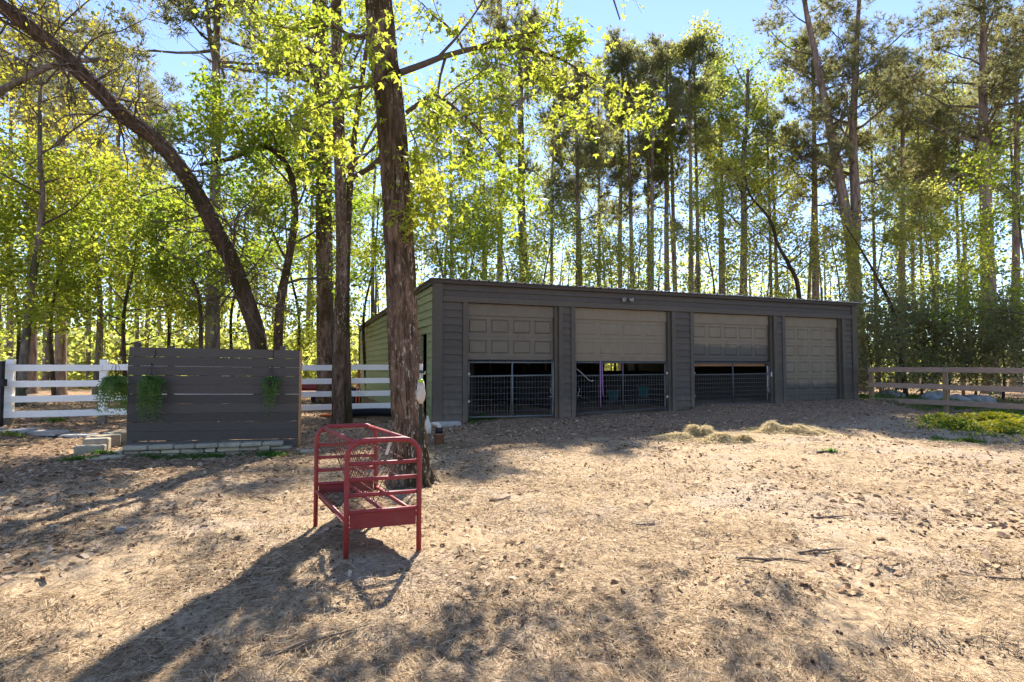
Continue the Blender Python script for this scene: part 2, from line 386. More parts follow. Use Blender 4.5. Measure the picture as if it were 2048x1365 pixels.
def groundmat():
    m, nt, N, L, B = newmat('straw_strewn_dirt')
    p = worldco(N, L)
    big = noise(N, L, p, .45, 5, .6, .6); mid = noise(N, L, p, 2.2, 6, .7, .4); fine = noise(N, L, worldco(N, L, (1, .45, 1)), 24, 5, .75)
    vf = noise(N, L, p, 90, 3, .7)
    straw = mixrgb(N, L, ramp(N, L, fine, .33, .66), (.20, .135, .078), (.52, .385, .235))
    sand = mixrgb(N, L, ramp(N, L, vf, .3, .7), (.32, .245, .17), (.47, .37, .27))
    mulch = mixrgb(N, L, ramp(N, L, fine, .35, .65), (.13, .08, .046), (.42, .275, .16))
    f1 = N.new("ShaderNodeMath"); f1.operation = 'ADD'; L.new(big, f1.inputs[0]); L.new(ramp(N, L, mid, .2, .8, -.25, .25), f1.inputs[1])
    col = mixrgb(N, L, ramp(N, L, f1.outputs[0], .51, .64, 0, .8), straw, sand)
    # mulch and droppings: trodden ground in front of the doors, under the trees at left, and in scattered patches
    sp = N.new("ShaderNodeSeparateXYZ"); g = N.new("ShaderNodeNewGeometry"); L.new(g.outputs["Position"], sp.inputs[0])
    ln = N.new("ShaderNodeMath"); ln.operation = 'MULTIPLY_ADD'; L.new(sp.outputs[0], ln.inputs[0]); ln.inputs[1].default_value = -.40; L.new(sp.outputs[1], ln.inputs[2])
    near_b = ramp(N, L, ln.outputs[0], 9.0, 12.0, -.32, .34)
    left = ramp(N, L, sp.outputs[0], -3.0, -7.5, -.1, .16)
    s1 = N.new("ShaderNodeMath"); s1.operation = 'ADD'; L.new(near_b, s1.inputs[0]); L.new(mid, s1.inputs[1])
    s2 = N.new("ShaderNodeMath"); s2.operation = 'ADD'; L.new(s1.outputs[0], s2.inputs[0]); L.new(left, s2.inputs[1])
    col = mixrgb(N, L, ramp(N, L, s2.outputs[0], .36, .60, 0, .92), col, mulch)
    dark = noise(N, L, p, 9, 5, .75); col = mixrgb(N, L, ramp(N, L, dark, .62, .72, 0, .75), col, (.07, .045, .03))
    L.new(col, B.inputs["Base Color"]); B.inputs["Roughness"].default_value = .95; B.inputs["Specular IOR Level"].default_value = .1
    hs = N.new("ShaderNodeMath"); hs.operation = 'ADD'; L.new(fine, hs.inputs[0]); L.new(dark, hs.inputs[1])
    bump(N, L, B, hs.outputs[0], .9, .03)
    return m
M['ground'] = groundmat()

# ------------------------------------------------------------------ ground
def graded(lo, hi, step, far, grow=1.35):
    a = list(np.arange(lo, hi + 1e-6, step)); s = step; x = a[-1]
    while x < far: s *= grow; x += s; a.append(x)
    s = step; x = a[0]; pre = []
    while x > -far: s *= grow; x -= s; pre.append(x)
    return np.array(pre[::-1] + a)
def ground_z(X, Y):
    """terrain plus the small lumps of the litter"""
    z = gz_np(X, Y); q = np.stack([X, Y, 0 * X], 1)
    fade = np.clip(1.4 - np.hypot(X, Y - 6) / 22, 0, 1)
    lumps = .024 * fbm(q * 1.1, 3, 3) + .020 * np.clip(fbm(q * 3.6, 9, 2), -.4, 1.5) + .014 * fbm(q * 7.5, 5, 2)
    tufts = np.clip(vnoise(q * 2.3, 21) - .15, 0, 1) * .085 * np.clip((7.5 - Y) / 3, .15, 1)
    return z + (lumps + tufts) * fade
gx = graded(-9, 13, .075, 500); gy = graded(1.2, 15, .075, 500)
XX, YY = np.meshgrid(gx, gy); Xf, Yf = XX.ravel(), YY.ravel()
ZZ = ground_z(Xf, Yf)
nx, ny = len(gx), len(gy); ii = (np.arange(ny - 1)[:, None] * nx + np.arange(nx - 1)[None, :]).ravel()
ground = put('ground', npmesh('ground', np.stack([Xf, Yf, ZZ], 1), np.stack([ii, ii + 1, ii + nx + 1, ii + nx], 1), M['ground'], True))
tag(ground, 'trodden straw and dirt yard rising gently to the garage', kind='structure')

# ------------------------------------------------------------------ garage
TH = math.radians(22.0); CXB, CYB = -1.9, 14.0
ct, st = math.cos(TH), math.sin(TH)
def fs(px):
    u = (px - CX) / F; return (u * CYB - CXB) / (ct - u * st)
def bw(s, n, z):
    """garage coordinates (along the front, into the building) to world"""
    return Vector((CXB + s * ct - n * st, CYB + s * st + n * ct, z))
LB, DB = 14.6, 14.0
ZT, ZO = 3.72, 3.19
OPEN = [(fs(935), fs(1117)), (fs(1150), fs(1343)), (fs(1387), fs(1547)), (fs(1570), fs(1684))]
bld = empty('garage_building', (CXB, CYB, 0), TH)
tag(bld, 'long low charcoal garage with four taupe overhead doors and olive side wall', 'garage')
def roofz(n): return ZT - .022 * n

def lap(mb, x0, x1, z0, z1, y=0.0, t=.028):
    """lap siding board: foot proud, head tucked in, facing -y"""
    mb.add([(x0, y - t, z0), (x1, y - t, z0), (x1, y + .012, z0), (x0, y + .012, z0), (x0, y + .008, z1), (x1, y + .008, z1), (x1, y + .012, z1), (x0, y + .012, z1)],
           [(0, 3, 2, 1), (4, 5, 6, 7), (0, 1, 5, 4), (1, 2, 6, 5), (2, 3, 7, 6), (3, 0, 4, 7)])
    return mb
PIT = .183
piers = [(0.0, OPEN[0][0]), (OPEN[0][1], OPEN[1][0]), (OPEN[1][1], OPEN[2][0]), (OPEN[2][1], OPEN[3][0]), (OPEN[3][1], LB)]
random.seed(5)
for k, (a, b) in enumerate(piers):
    MB().box((a + .001, .03, -.3), (b - .001, .17, ZO), 0).build('wall_core', M['charcoal'], bld)
    l0 = a + (.20 if k == 0 else .13); l1 = b - (.20 if k == 4 else .13)
    if l1 - l0 > .04:
        me = None; n = int((ZO - .02) / PIT) + 1
        for i in range(n + 1):
            z0 = ZO - .012 - (i + 1) * PIT
            if me is None: me = lap(MB(), l0 + .003, l1 - .003, 0, PIT + .012).mesh('siding_board', M['charcoal'])
            put('siding_board', me, bld, (0, random.uniform(-.003, .001), z0))
    for (t0, t1, y) in ((a, l0, -.042), (l1, b, -.042)):
        if (k == 0 and t0 == a) or (k == 4 and t1 == b): continue
        MB().cbox((t0, y, -.3), (t1, .032, ZO), .006).build('door_trim', M['charcoal'], bld)
for s0, s1 in ((-.022, .20), (LB - .20, LB + .022)):
    MB().cbox((s0 - .02 * (s0 < 1), -.06, -.3), (s1, .04, ZT - .09), .006).build('corner_trim', M['charcoal'], bld)
MB().box((.001, .03, ZO + .001), (LB - .001, .17, ZT - .08), 0).build('wall_core', M['charcoal'], bld)
MB().cbox((.205, -.046, ZO + .001), (LB - .205, .03, ZO + .145), .006).build('header_trim', M['charcoal'], bld)
zz = ZO + .15
for i in range(2):
    lap(MB(), .205, LB - .205, zz, zz + .155, 0).build('siding_board', M['charcoal'], bld); zz += .145
MB().cbox((-.06, -.085, ZT - .085), (LB + .06, .03, ZT + .015), .006).build('fascia_board', M['fascia'], bld)
# ribbed roof sheet
rb = MB(); xs = []; x = -.12
while x < LB + .1: xs += [(x, 0), (x + .19, 0), (x + .205, .03), (x + .235, .03)]; x += .25
for yv, dz in ((-.16, 0), (DB + .15, 0)):
    for xv, h in xs: rb.v.append((xv, yv, roofz(yv) + .02 + h))
for yv in (-.16, DB + .15):
    for xv, h in xs: rb.v.append((xv, yv, roofz(yv) + .012 + h))
n = len(xs)
for i in range(n - 1):
    rb.f += [(i, i + 1, n + i + 1, n + i), (2 * n + i, 3 * n + i, 3 * n + i + 1, 2 * n + i + 1), (i, 2 * n + i, 2 * n + i + 1, i + 1)]; rb.m += [0] * 3
rb.build('roof_sheet', M['roofmetal'], bld)
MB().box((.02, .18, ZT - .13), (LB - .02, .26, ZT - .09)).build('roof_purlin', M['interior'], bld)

def frame_panel(mb, x0, x1, z0, z1, y, h=.016):
    """raised-panel embossing facing -y"""
    b = .045
    o = [(x0, y, z0), (x1, y, z0), (x1, y, z1), (x0, y, z1)]
    i1 = [(x0 + .018, y + h, z0 + .018), (x1 - .018, y + h, z0 + .018), (x1 - .018, y + h, z1 - .018), (x0 + .018, y + h, z1 - .018)]
    i2 = [(x0 + b, y - .006, z0 + b), (x1 - b, y - .006, z0 + b), (x1 - b, y - .006, z1 - b), (x0 + b, y - .006, z1 - b)]
    f = []
    for A, Bo in ((0, 4), (4, 8)):
        for j in range(4): f.append((A + j, A + (j + 1) % 4, Bo + (j + 1) % 4, Bo + j))
    f.append((8, 9, 10, 11)); mb.add(o + i1 + i2, f); return mb

def section_with_holes(mb, x0, x1, z0, z1, y, holes):
    """front sheet of a door section, cut out where the raised panels sit"""
    cuts = sorted(holes); zs0, zs1 = cuts[0][2], cuts[0][3]
    mb.box((x0, y, z0), (x1, y + .04, zs0)); mb.box((x0, y, zs1), (x1, y + .04, z1))
    prev = x0
    for a, b, _, _ in cuts: mb.box((prev, y, zs0), (a, y + .04, zs1)); prev = b
    mb.box((prev, y, zs0), (x1, y + .04, zs1)); mb.box((x0 + .002, y + .022, zs0), (x1 - .002, y + .039, zs1))
    return mb

def garage_door(k, zb, ncol, flat, matk, label):
    a, b = OPEN[k]; x0, x1 = a + .006, b - .10; y = .125; mat = M[matk]
    d = empty('garage_door'); d.parent = bld; tag(d, label)
    top = ZO - .30
    MB().cbox((a + .004, .092, top - .006), (b - .09, .122, ZO - .002), .004).build('top_section', mat, d)
    MB().box((b - .095, .03, -.2), (b - .002, .16, ZO - .002)).build('side_jamb', M['charcoal'], d)
    z1 = top; H = .53
    while z1 > zb + .02:
        z0 = max(z1 - H, zb)
        w = (x1 - x0) / ncol
        if z1 - z0 > .3:
            p0, p1 = z0 + .09, z1 - .09
            holes = [(x0 + w * i + .055, x0 + w * (i + 1) - .055, p0, p1) for i in range(ncol)]
            section_with_holes(MB(), x0, x1, z0 + .004, z1, y, holes).build('door_section', mat, d)
            for h in holes: frame_panel(MB(), h[0], h[1], h[2], h[3], y, .006 if flat else .016).build('raised_panel', mat, d)
        else:
            MB().cbox((x0, y, z0 + .004), (x1, y + .04, z1), .003).build('door_section', mat, d)
        z1 = z0
    MB().box((x0, y + .002, zb - .02), (x1, y + .035, zb + .004)).build('bottom_seal', M['blackplastic'], d)
    MB().tube([bw(0, 0, 0) * 0 + Vector((x1 + .01, .2, ZO - .05)), Vector((x1 + .01, .2, .3))], .018, 6).build('door_track', M['wire'], d)
garage_door(0, 1.77, 4, False, 'door1', 'dusty grey-brown overhead door half raised, leftmost')
garage_door(1, 1.74, 4, True, 'door2', 'wide flat taupe overhead door half raised')
garage_door(2, 1.76, 5, False, 'door3', 'taupe overhead door with dark lower section, half raised')
garage_door(3, .30, 4, False, 'door4', 'narrow taupe overhead door fully closed, dark at the foot')

# left (olive) wall: boards run into the picture; doorway near the front corner
def wbox(x0, x1, y0, y1, z0, z1, name, mat): return MB().box((x0, y0, z0), (x1, y1, z1)).build(name, mat, bld)
DW0, DW1, DWZ = .55, 1.75, 2.45
def laps_left(y0, y1, z0, z1):
    t = .032; mb = MB()
    return mb.add([(-t, y0, z0), (-t, y1, z0), (.012, y1, z0), (.012, y0, z0), (.008, y0, z1), (.008, y1, z1), (.012, y1, z1), (.012, y0, z1)],
           [(0, 1, 2, 3), (4, 7, 6, 5), (0, 4, 5, 1), (1, 5, 6, 2), (2, 6, 7, 3), (3, 7, 4, 0)])
wbox(.03, .15, .171, DW0, -.3, ZT - .10, 'wall_core', M['green_siding']); wbox(.03, .15, DW1, DB, -.3, roofz(DB) - .05, 'wall_core', M['green_siding'])
wbox(.03, .15, DW0, DW1, DWZ, roofz(DW1) - .05, 'wall_core', M['green_siding'])
zt = ZT - .09; i = 0
PL = .20
while zt > .0:
    z0 = zt - PL
    yend = DB if zt < roofz(DB) - .04 else max(1.0, (ZT - .05 - zt) / .022)
    yend = min(yend, DB)
    spans = [(.045, yend)] if z0 > DWZ - .02 else [(.045, DW0), (DW1, yend)]
    for a, b in spans:
        laps_left(a, b, z0, zt + .012).build('siding_board', M['green_siding'], bld)
    zt = z0
MB().box((-.03, DW0 - .0, -.2), (.02, DW0 + .07, DWZ)).build('door_trim', M['green_siding'], bld)
MB().cbox((-.05, DB - .16, -.3), (.03, DB + .02, roofz(DB) - .03), .005).build('corner_trim', M['fascia'], bld)
# barge board along the sloping side edge
bb = MB(); 
for yv in (-.08, DB + .1):
    for xv in (-.07, -.03):
        for dz in (-.12, .012): bb.v.append((xv, yv, roofz(yv) + dz))
bb.f = [(0, 1, 3, 2), (4, 6, 7, 5), (0, 4, 5, 1), (2, 3, 7, 6), (1, 5, 7, 3), (0, 2, 6, 4)]; bb.m = [0] * 6
bb.build('barge_board', M['fascia'], bld)
# right wall, back wall with a window hole, interior
wbox(LB - .15, LB, .171, DB, -.3, roofz(DB) - .05, 'wall_side', M['charcoal'])
wx0, wx1 = 12.9, 14.3
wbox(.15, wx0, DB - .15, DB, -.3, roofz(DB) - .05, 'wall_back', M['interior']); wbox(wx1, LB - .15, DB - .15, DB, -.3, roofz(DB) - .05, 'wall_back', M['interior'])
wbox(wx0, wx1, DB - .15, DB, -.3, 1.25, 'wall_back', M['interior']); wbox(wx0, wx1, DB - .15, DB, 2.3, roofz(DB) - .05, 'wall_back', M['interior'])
for xv in (wx0 + .02, (wx0 + wx1) / 2, wx1 - .06): wbox(xv, xv + .05, DB - .13, DB - .05, 1.25, 2.3, 'window_bar', M['stud'])
for xv in (1.2, 3.4, 5.6, 7.3, 9.2, 10.9, 11.7, 12.4, 13.1, 13.8): 
    MB().cbox((xv, 11.6, .0), (xv + .09, 11.7, 3.3), .004).build('stud_post', M['stud'], bld)
for zv in (.75, 1.15): pass
for a, b, y0 in ((.2, 4.0, 7.0), (4.1, 7.6, 6.4), (7.7, 11.2, 7.0)):
    for j in range(6):
        MB().cbox((a, y0, .32 + j * .185), (b, y0 + .045, .32 + j * .185 + .17), .004).build('stall_board', M['rubber'], bld)
for a in (3.95, 7.65): 
    for j in range(6): MB().cbox((a, .9, .34 + j * .185), (a + .045, 6.9, .34 + j * .185 + .17), .004).build('stall_board', M['rubber'], bld)
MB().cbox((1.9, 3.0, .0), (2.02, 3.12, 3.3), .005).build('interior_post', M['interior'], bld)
MB().cbox((OPEN[2][0] + .05, .22, 1.60), (OPEN[2][1] - .12, .26, 1.69), .005).build('lintel_board', M['stud'], bld)

# ------------------------------------------------------------------ gates in the openings
def pipe_gate(k, zb0, zb1, matk, label, hinge_left, x_in=(.05, .13)):
    a, b = OPEN[k]; x0, x1 = a + x_in[0], b - x_in[1]; zt0 = 1.70
    g = empty('stock_gate', bw(x0, .06, 0), TH); tag(g, label, 'gate', 'wire gates across the garage doorways')
    w = x1 - x0; zb = lambda x: zb0 + (zb1 - zb0) * x / w
    m = M[matk]; r = .021
    MB().tube([(0, 0, zt0), (w, 0, zt0)], r, 8).build('top_rail', m, g, True)
    MB().tube([(0, 0, 1.345), (w, 0, 1.345 + .02)], r, 8).build('middle_rail', m, g, True)
    MB().tube([(0, 0, zb(0)), (w, 0, zb(w))], r, 8).build('bottom_rail', m, g, True)
    for xv in (0, w / 2, w): MB().tube([(xv, 0, zb(xv) - .02), (xv, 0, zt0 + .02)], r + .002, 8).build('upright', m, g, True)
    wm = MB(); nv = int(w / .085)
    for i in range(1, nv):
        xv = w * i / nv; wm.tube([(xv, .004, zb(xv)), (xv, .004, 1.35)], (.0034), 4, False)
    nh = 7
    for j in range(1, nh):
        t = j / nh; wm.tube([(0, .009, zb(0) + t * (1.345 - zb(0))), (w, .009, zb(w) + t * (1.345 - zb(w)))], (.0034), 4, False)
    o = wm.build('wire_mesh', M['wire'], g); o["kind"] = 'stuff'
    hx = 0 if hinge_left else w; sgn = -1 if hinge_left else 1
    for zv in (1.40, .72):
        MB().tube([(hx + sgn * .09, -.01, zv), (hx - sgn * .035, -.01, zv)], .013, 6).tube([(hx, -.012, zv - .035), (hx, -.012, zv + .035)], .028, 8).build('hinge', M['hinge'], g, True)
    lx = w if hinge_left else 0
    MB().tube([(lx + sgn * -.0, -.03, .80), (lx + sgn * .14, -.03, .805)], .012, 6).build('latch', M['wire'], g, True)
    ch = [(lx + sgn * (.07 + .03 * math.sin(i * .9)), -.035, 1.02 - .035 * i) for i in range(7)]
    MB().tube(ch, .010, 5).build('chain', M['wire'], g, True)
    return g
pipe_gate(0, .33, .30, 'gate', 'grey-green tube and wire gate below the leftmost garage door', True)
pipe_gate(1, .32, .40, 'gateblack', 'wide dark tube and wire gate with purple rope over it', False)
pipe_gate(2, .44, .50, 'gateblack', 'dark tube and wire gate below the two-tone garage door', True)

def rope(name, pts, r, mat, label, cat):
    o = MB().tube(pts, r, 6).build(name, mat, None, True); return tag(o, label, cat)
def gp(px, z, n=.03): return bw(fs(px), n, z)
x = fs(1201)
rope('lead_rope', [bw(x, -.0, .50), bw(x - .01, -.0, .9), bw(x - .01, .0, 1.3), bw(x - .005, .012, 1.66), bw(x + .02, .05, 1.745), bw(x + .055, .012, 1.66), bw(x + .05, .0, 1.25), bw(x + .07, 0, .8)], .017, M['purple'],
     'purple and white lead rope looped over the wide gate', 'rope')
rope('tie_strap', [gp(1154, 1.53, .02), gp(1166, 1.38, .0), gp(1178, 1.22, .0), gp(1184, 1.19, .0), gp(1187, 1.215, .0), gp(1180, 1.2, -.01)], .012, M['greyrope'],
     'grey tie strap hanging slack on the wide gate', 'strap')
rope('hanging_hose', [gp(1539, 1.60, .09), gp(1540, 1.3, .1), gp(1539, 1.0, .1), gp(1541, .78, .1), gp(1544, .72, .1)], .018, M['whiteplastic'],
     'pale hose hanging beside the gate under the two-tone door', 'hose')
tag(MB().cbox((0, 0, 0), (.06, .02, .13), .006, 0, Matrix.Translation(gp(1541, 1.28, -.0)) @ Matrix.Rotation(TH, 4, 'Z')).build('paper_tag', M['whiteplastic']), 'small white tag at the right end of the third gate', 'tag')
def sn(px, n):
    u = (px - CX) / F; return (u * (CYB + n * ct) - CXB + n * st) / (ct - u * st)
def tub(px, n, w, label):
    s = sn(px, n); p = bw(s, n, 0); z = gz(p.x, p.y)
    o = MB().lathe([(w * .40, 0), (w * .5, .30), (w * .53, .31), (w * .53, .335), (w * .48, .335), (w * .45, .31), (w * .37, .03)], 20, (0, 0, 0)).build('feed_tub', M['teal'], None, True)
    o.location = (p.x, p.y, z + .005 + (.25 if n < 3 else .1)); return tag(o, label, 'tub', 'teal tubs in the stall')
t1 = tub(1287, 2.2, .42, 'bright teal feed tub in the stall, right of the gate centre bar'); t2 = tub(1226, 3.4, .42, 'teal feed tub deeper in the stall beside the purple rope')
for t in (t1, t2):
    s = MB().cbox((-.3, -.25, -.34), (.3, .25, -.006), .01).build('feed_bench', M['rubber'], None); s.location = t.location
    tag(s, 'low black bench under the teal tub ' + ('near the gate bar' if t is t1 else 'beside the purple rope'), 'bench')
# floodlight
fl = empty('floodlight', bw(fs(1252), -.05, 3.47), TH); tag(fl, 'twin-head white floodlight on the header above the second door', 'floodlight')
MB().lathe([(.05, -.02), (.06, 0), (.05, .02)], 12).build('base_plate', M['blackmetal'], fl, True)
for sx in (-1, 1):
    q = MB(); q.lathe([(.025, 0), (.045, .05), (.062, .13), (.058, .135), (.03, .10)], 12)
    o = q.build('lamp_head', M['lamp'], fl, True); o.location = (sx * .05, -.03, -.005); o.rotation_euler = (math.radians(100), 0, sx * math.radians(48))

# ------------------------------------------------------------------ white rail fence (left) and its neighbours
FD = Vector((1, .37, 0)).normalized()
def fy(x): return 12.4 + .37 * (x + 10.83)
wf = empty('white_rail_fence', (-10.83, 12.4, gz(-10.83, 12.4))); tag(wf, 'white four-rail board fence running from the left edge to the olive wall', 'fence')
oz = wf.location.z; ang = math.atan(.37)
RM = Matrix.Rotation(ang, 4, 'Z')
def flocal(x): return (x + 10.83) / FD.x
for x in (-10.83, -9.23, -6.9, -4.42, -2.75):
    s = flocal(x); zb = gz(x, fy(x)) - oz
    MB().cbox((s - .07, .0, zb + .2), (s + .07, .14, 1.76 - oz - .01), .008, 0, RM).build('post', M['white'], wf)
    MB().cbox((s - .072, -.002, zb - .3), (s + .072, .142, zb + .21), .006, 0, RM).build('post_foot', M['postfoot'], wf)
xs = [-10.98, -9.23, -6.9, -4.42, -2.56]
for zc in (1.57, 1.22, .89, .565):
    for a, b in zip(xs[:-1], xs[1:]):
        j = random.uniform(-.008, .008)
        MB().cbox((flocal(a) + .002, -.042 + random.uniform(-.003, .003), zc - oz - .07 + j), (flocal(b) - .002, -.003, zc - oz + .07 + j), .005, 0, RM).build('rail', M['white'], wf)
bgp = W(4, 733, 12.2); bg_ = empty('black_gate', (bgp.x, bgp.y, gz(bgp.x, bgp.y))); tag(bg_, 'black metal gate cut off by the left edge beside the white fence', 'gate')
MB().cbox((-.04, -.04, -.1), (.04, .04, 1.38), .005).build('end_post', M['blackmetal'], bg_)
for zv in (.1, .45, .8, 1.1, 1.33): MB().tube([(-2.6, 0, zv), (-.03, 0, zv)], .022, 8).build('rail', M['blackmetal'], bg_, True)
MB().cbox((-.05, -.06, .85), (.09, .05, 1.0), .008).build('latch', M['blackmetal'], bg_)

# ------------------------------------------------------------------ dark slatted screen
PA, PB = Vector((-6.86, 10.3, 0)), Vector((-4.08, 11.06, 0))
pang = math.atan2(PB.y - PA.y, PB.x - PA.x); PL_ = (PB - PA).length
scr = empty('slatted_screen', (PA.x, PA.y, 0), pang); tag(scr, 'dark stained privacy screen of horizontal boards behind the stone edging', 'screen')
random.seed(11)
zt = 1.945
for i in range(12):
    h = .1645 if i < 11 else .13; j0, j1 = random.uniform(-.003, .003), random.uniform(-.003, .003); sag = .0
    z1 = zt - i * .1685; z0 = z1 - h
    mb = MB(); mb.cbox((0 + random.uniform(-.008, .008), -.022, z0), (PL_ + random.uniform(-.008, .004), .0, z1), .003)
    mb.v = [(x, y, z - .04 * x / PL_ + (j0 if x < PL_ / 2 else j1)) for x, y, z in mb.v]
    mb.build('board', M['panel'], scr)
for xv, ztop in ((.07, 2.03), (.62, 1.975), (PL_ - .36, 1.99)):
    MB().cbox((xv, .004, -.1), (xv + .09, .094, ztop), .004).build('post', M['panel'], scr)
MB().cbox((PL_ - .005, -.026, -.05), (PL_ + .035, .09, 1.90), .004).build('end_stud', M['rawwood'], scr)
for xv in (.43, PL_ - .47): MB().tube([(xv, -.03, 1.90), (xv, -.03, 1.80), (xv, -.045, 1.77), (xv, -.075, 1.765), (xv, -.095, 1.79)], .006, 6).build('hook', M['blackmetal'], scr, True)
MB().tube([(.02, -.02, 1.80), (-.10, -.03, 1.80), (-.22, -.03, 1.83)], .007, 6).build('plant_bracket', M['blackmetal'], scr, True)

def frond_mesh(rng, n, spread, droop, length, flat):
    V = []; Q = []
    for k in range(n):
        az = rng.uniform(0, 2 * math.pi); L_ = length * rng.choice((.35, .6, .8, 1.0, 1.2)) * rng.uniform(.85, 1.1); out = spread * rng.uniform(.4, 1.0)
        seg = 16; pts = []
        sx, sy = rng.uniform(-.07, .07), rng.uniform(-.07, .07)
        dy = math.sin(az) * out
        if flat and dy > 0: dy *= -.35
        for i in range(seg):
            t = i / (seg - 1); r = 1 - (1 - t) ** 2
            pts.append(Vector((sx + math.cos(az) * out * r, sy + dy * r, .11 * math.sin(t * 2.2) - droop * L_ * t ** 1.5)))
        for i in range(seg - 1):
            p = pts[i]; t = (pts[i + 1] - p).normalized(); side = t.cross(Vector((rng.uniform(-.5, .5), rng.uniform(-1.2, .2), .6))).normalized()
            ll = .085 * (1 - .65 * i / seg) * rng.uniform(.8, 1.2); wd = .022
            for sgn in (-1, 1):
                o = len(V); tip = p + side * sgn * ll + t * ll * .5 + Vector((0, 0, -.01))
                V += [p, p + t * wd + side * sgn * ll * .5, tip, p - t * wd * .2 + side * sgn * ll * .55]
                Q.append((o, o + 1, o + 2, o + 3))
    return V, Q
def fern(loc, seed, n, spread, length, label, flat, hanger, rz):
    rng = random.Random(seed); r = empty('hanging_fern', loc, rz); tag(r, label, 'hanging plant', 'ferns hung on the dark screen')
    V, Q = frond_mesh(rng, n, spread, 1.0, length, flat)
    put('fronds', npmesh('fronds', [tuple(v) for v in V], Q, M['fern']), r)
    MB().lathe([(.05, -.13), (.10, -.08), (.125, 0), (.12, .01), (.09, -.02)], 14).build('basket', M['basket'], r, True)
    for k in range(4):
        a = k * math.pi / 2 + .4
        MB().tube([(.12 * math.cos(a), .12 * math.sin(a), 0), (0, 0, hanger)], .0035, 4).build('hanger_wire', M['blackmetal'], r, True)
    return r
def scrp(px, py, off):
    t = (px - 258) / 342; p = PA.lerp(PB, t); q = W(px, py, p.y - off); return q
fern(scrp(303, 760, .17), 1, 70, .20, .68, 'bushy green fern hung on the left half of the dark screen', True, .30, pang)
fern(scrp(543, 762, .14), 2, 28, .14, .66, 'thin trailing fern hung near the right end of the dark screen', True, .28, pang)
fern(W(231, 760, 10.25), 3, 80, .27, .64, 'round hanging fern off the left edge of the screen, before the white fence', False, .38, pang)

# ------------------------------------------------------------------ stone edging in front of the screen
random.seed(21)
se = empty('stone_edging', (-6.95, 10.0, 0), pang); tag(se, 'low dry-stacked limestone edging capped with pavers under the dark screen', 'wall')
def rough_block(mb, a, b, j=.010):
    mb.cbox(a, b, .018); mb.v = [(x + random.uniform(-j, j), y + random.uniform(-j, j), z + random.uniform(-j, j) * .7) for x, y, z in mb.v]; return mb
for row, (z0, z1) in enumerate(((-.06, .045), (.05, .125))):
    x = random.uniform(0, .05)
    while x < 2.92:
        w = random.choice((.14, .2, .26, .32, .38)); rough_block(MB(), (x, random.uniform(-.03, .015), z0 + .002), (min(x + w - .012, 3.0), .24, z1 + random.uniform(-.012, .004))).build('stone', M['stone'], se); x += w
x = .20
for w in (.40, .40, .34, .38, .36, .36, .36): 
    rough_block(MB(), (x, -.035 + random.uniform(-.015, .015), .132), (x + w - .01, .19, .215 + random.uniform(-.01, .006)), .004).build('cap_paver', M['paver'], se); x += w
def block(px, py, sz, rz, mat, name, label, cat='block', group=None, dz=0.0):
    p = GP(px, py); o = rough_block(MB(), (-sz[0] / 2, -sz[1] / 2, -.03), (sz[0] / 2, sz[1] / 2, sz[2]), .006).build(name, M[mat]); o.location = (p.x, p.y, p.z + dz); o.rotation_euler = (0, 0, rz)
    return tag(o, label, cat, group)
G = 'loose blocks beside the stone edging'
block(180, 908, (.44, .2, .15), pang + .12, 'paver', 'paver_block', 'buff concrete block at the front corner left of the stone edging', group=G)
block(193, 899, (.40, .22, .20), pang + .15, 'paver', 'paver_block', 'grey block just behind the front buff block', group=G)
block(212, 892, (.42, .24, .21), pang + .8, 'paver', 'paver_block', 'grey block second in the row running back to the screen', group=G)
block(234, 885, (.42, .24, .21), pang + .8, 'paver', 'paver_block', 'grey block third in the row, touching the screen', group=G)
block(188, 920, (.42, .2, .035), pang, 'stone', 'flat_stone', 'thin flat limestone lying in front of the buff block', 'stone', G)
block(224, 918, (.34, .2, .06), pang - .1, 'stone', 'flat_stone', 'small limestone at the left foot of the edging', 'stone', G)
block(620, 903, (.34, .2, .03), pang, 'stone', 'flat_stone', 'flat limestone off the right end of the edging', 'stone', G)
block(898, 852, (.52, .26, .10), TH + .1, 'concrete', 'concrete_slab', 'pale concrete slab at the left corner of the garage', 'slab')
# pale strip of path behind the screen
pm = MB(); 
for i in range(13):
    x0 = -14 + i * .62; p = Vector((x0, 11.35 + .03 * (x0 + 14), 0)); w = .6
    rough_block(pm, (p.x, p.y, gz(p.x, p.y) - .05), (p.x + w, p.y + .34, gz(p.x, p.y) + .022), .01)
po = pm.build('path', M['concrete']); tag(po, 'pale strip of flat paving crossing behind the screen', kind='structure')

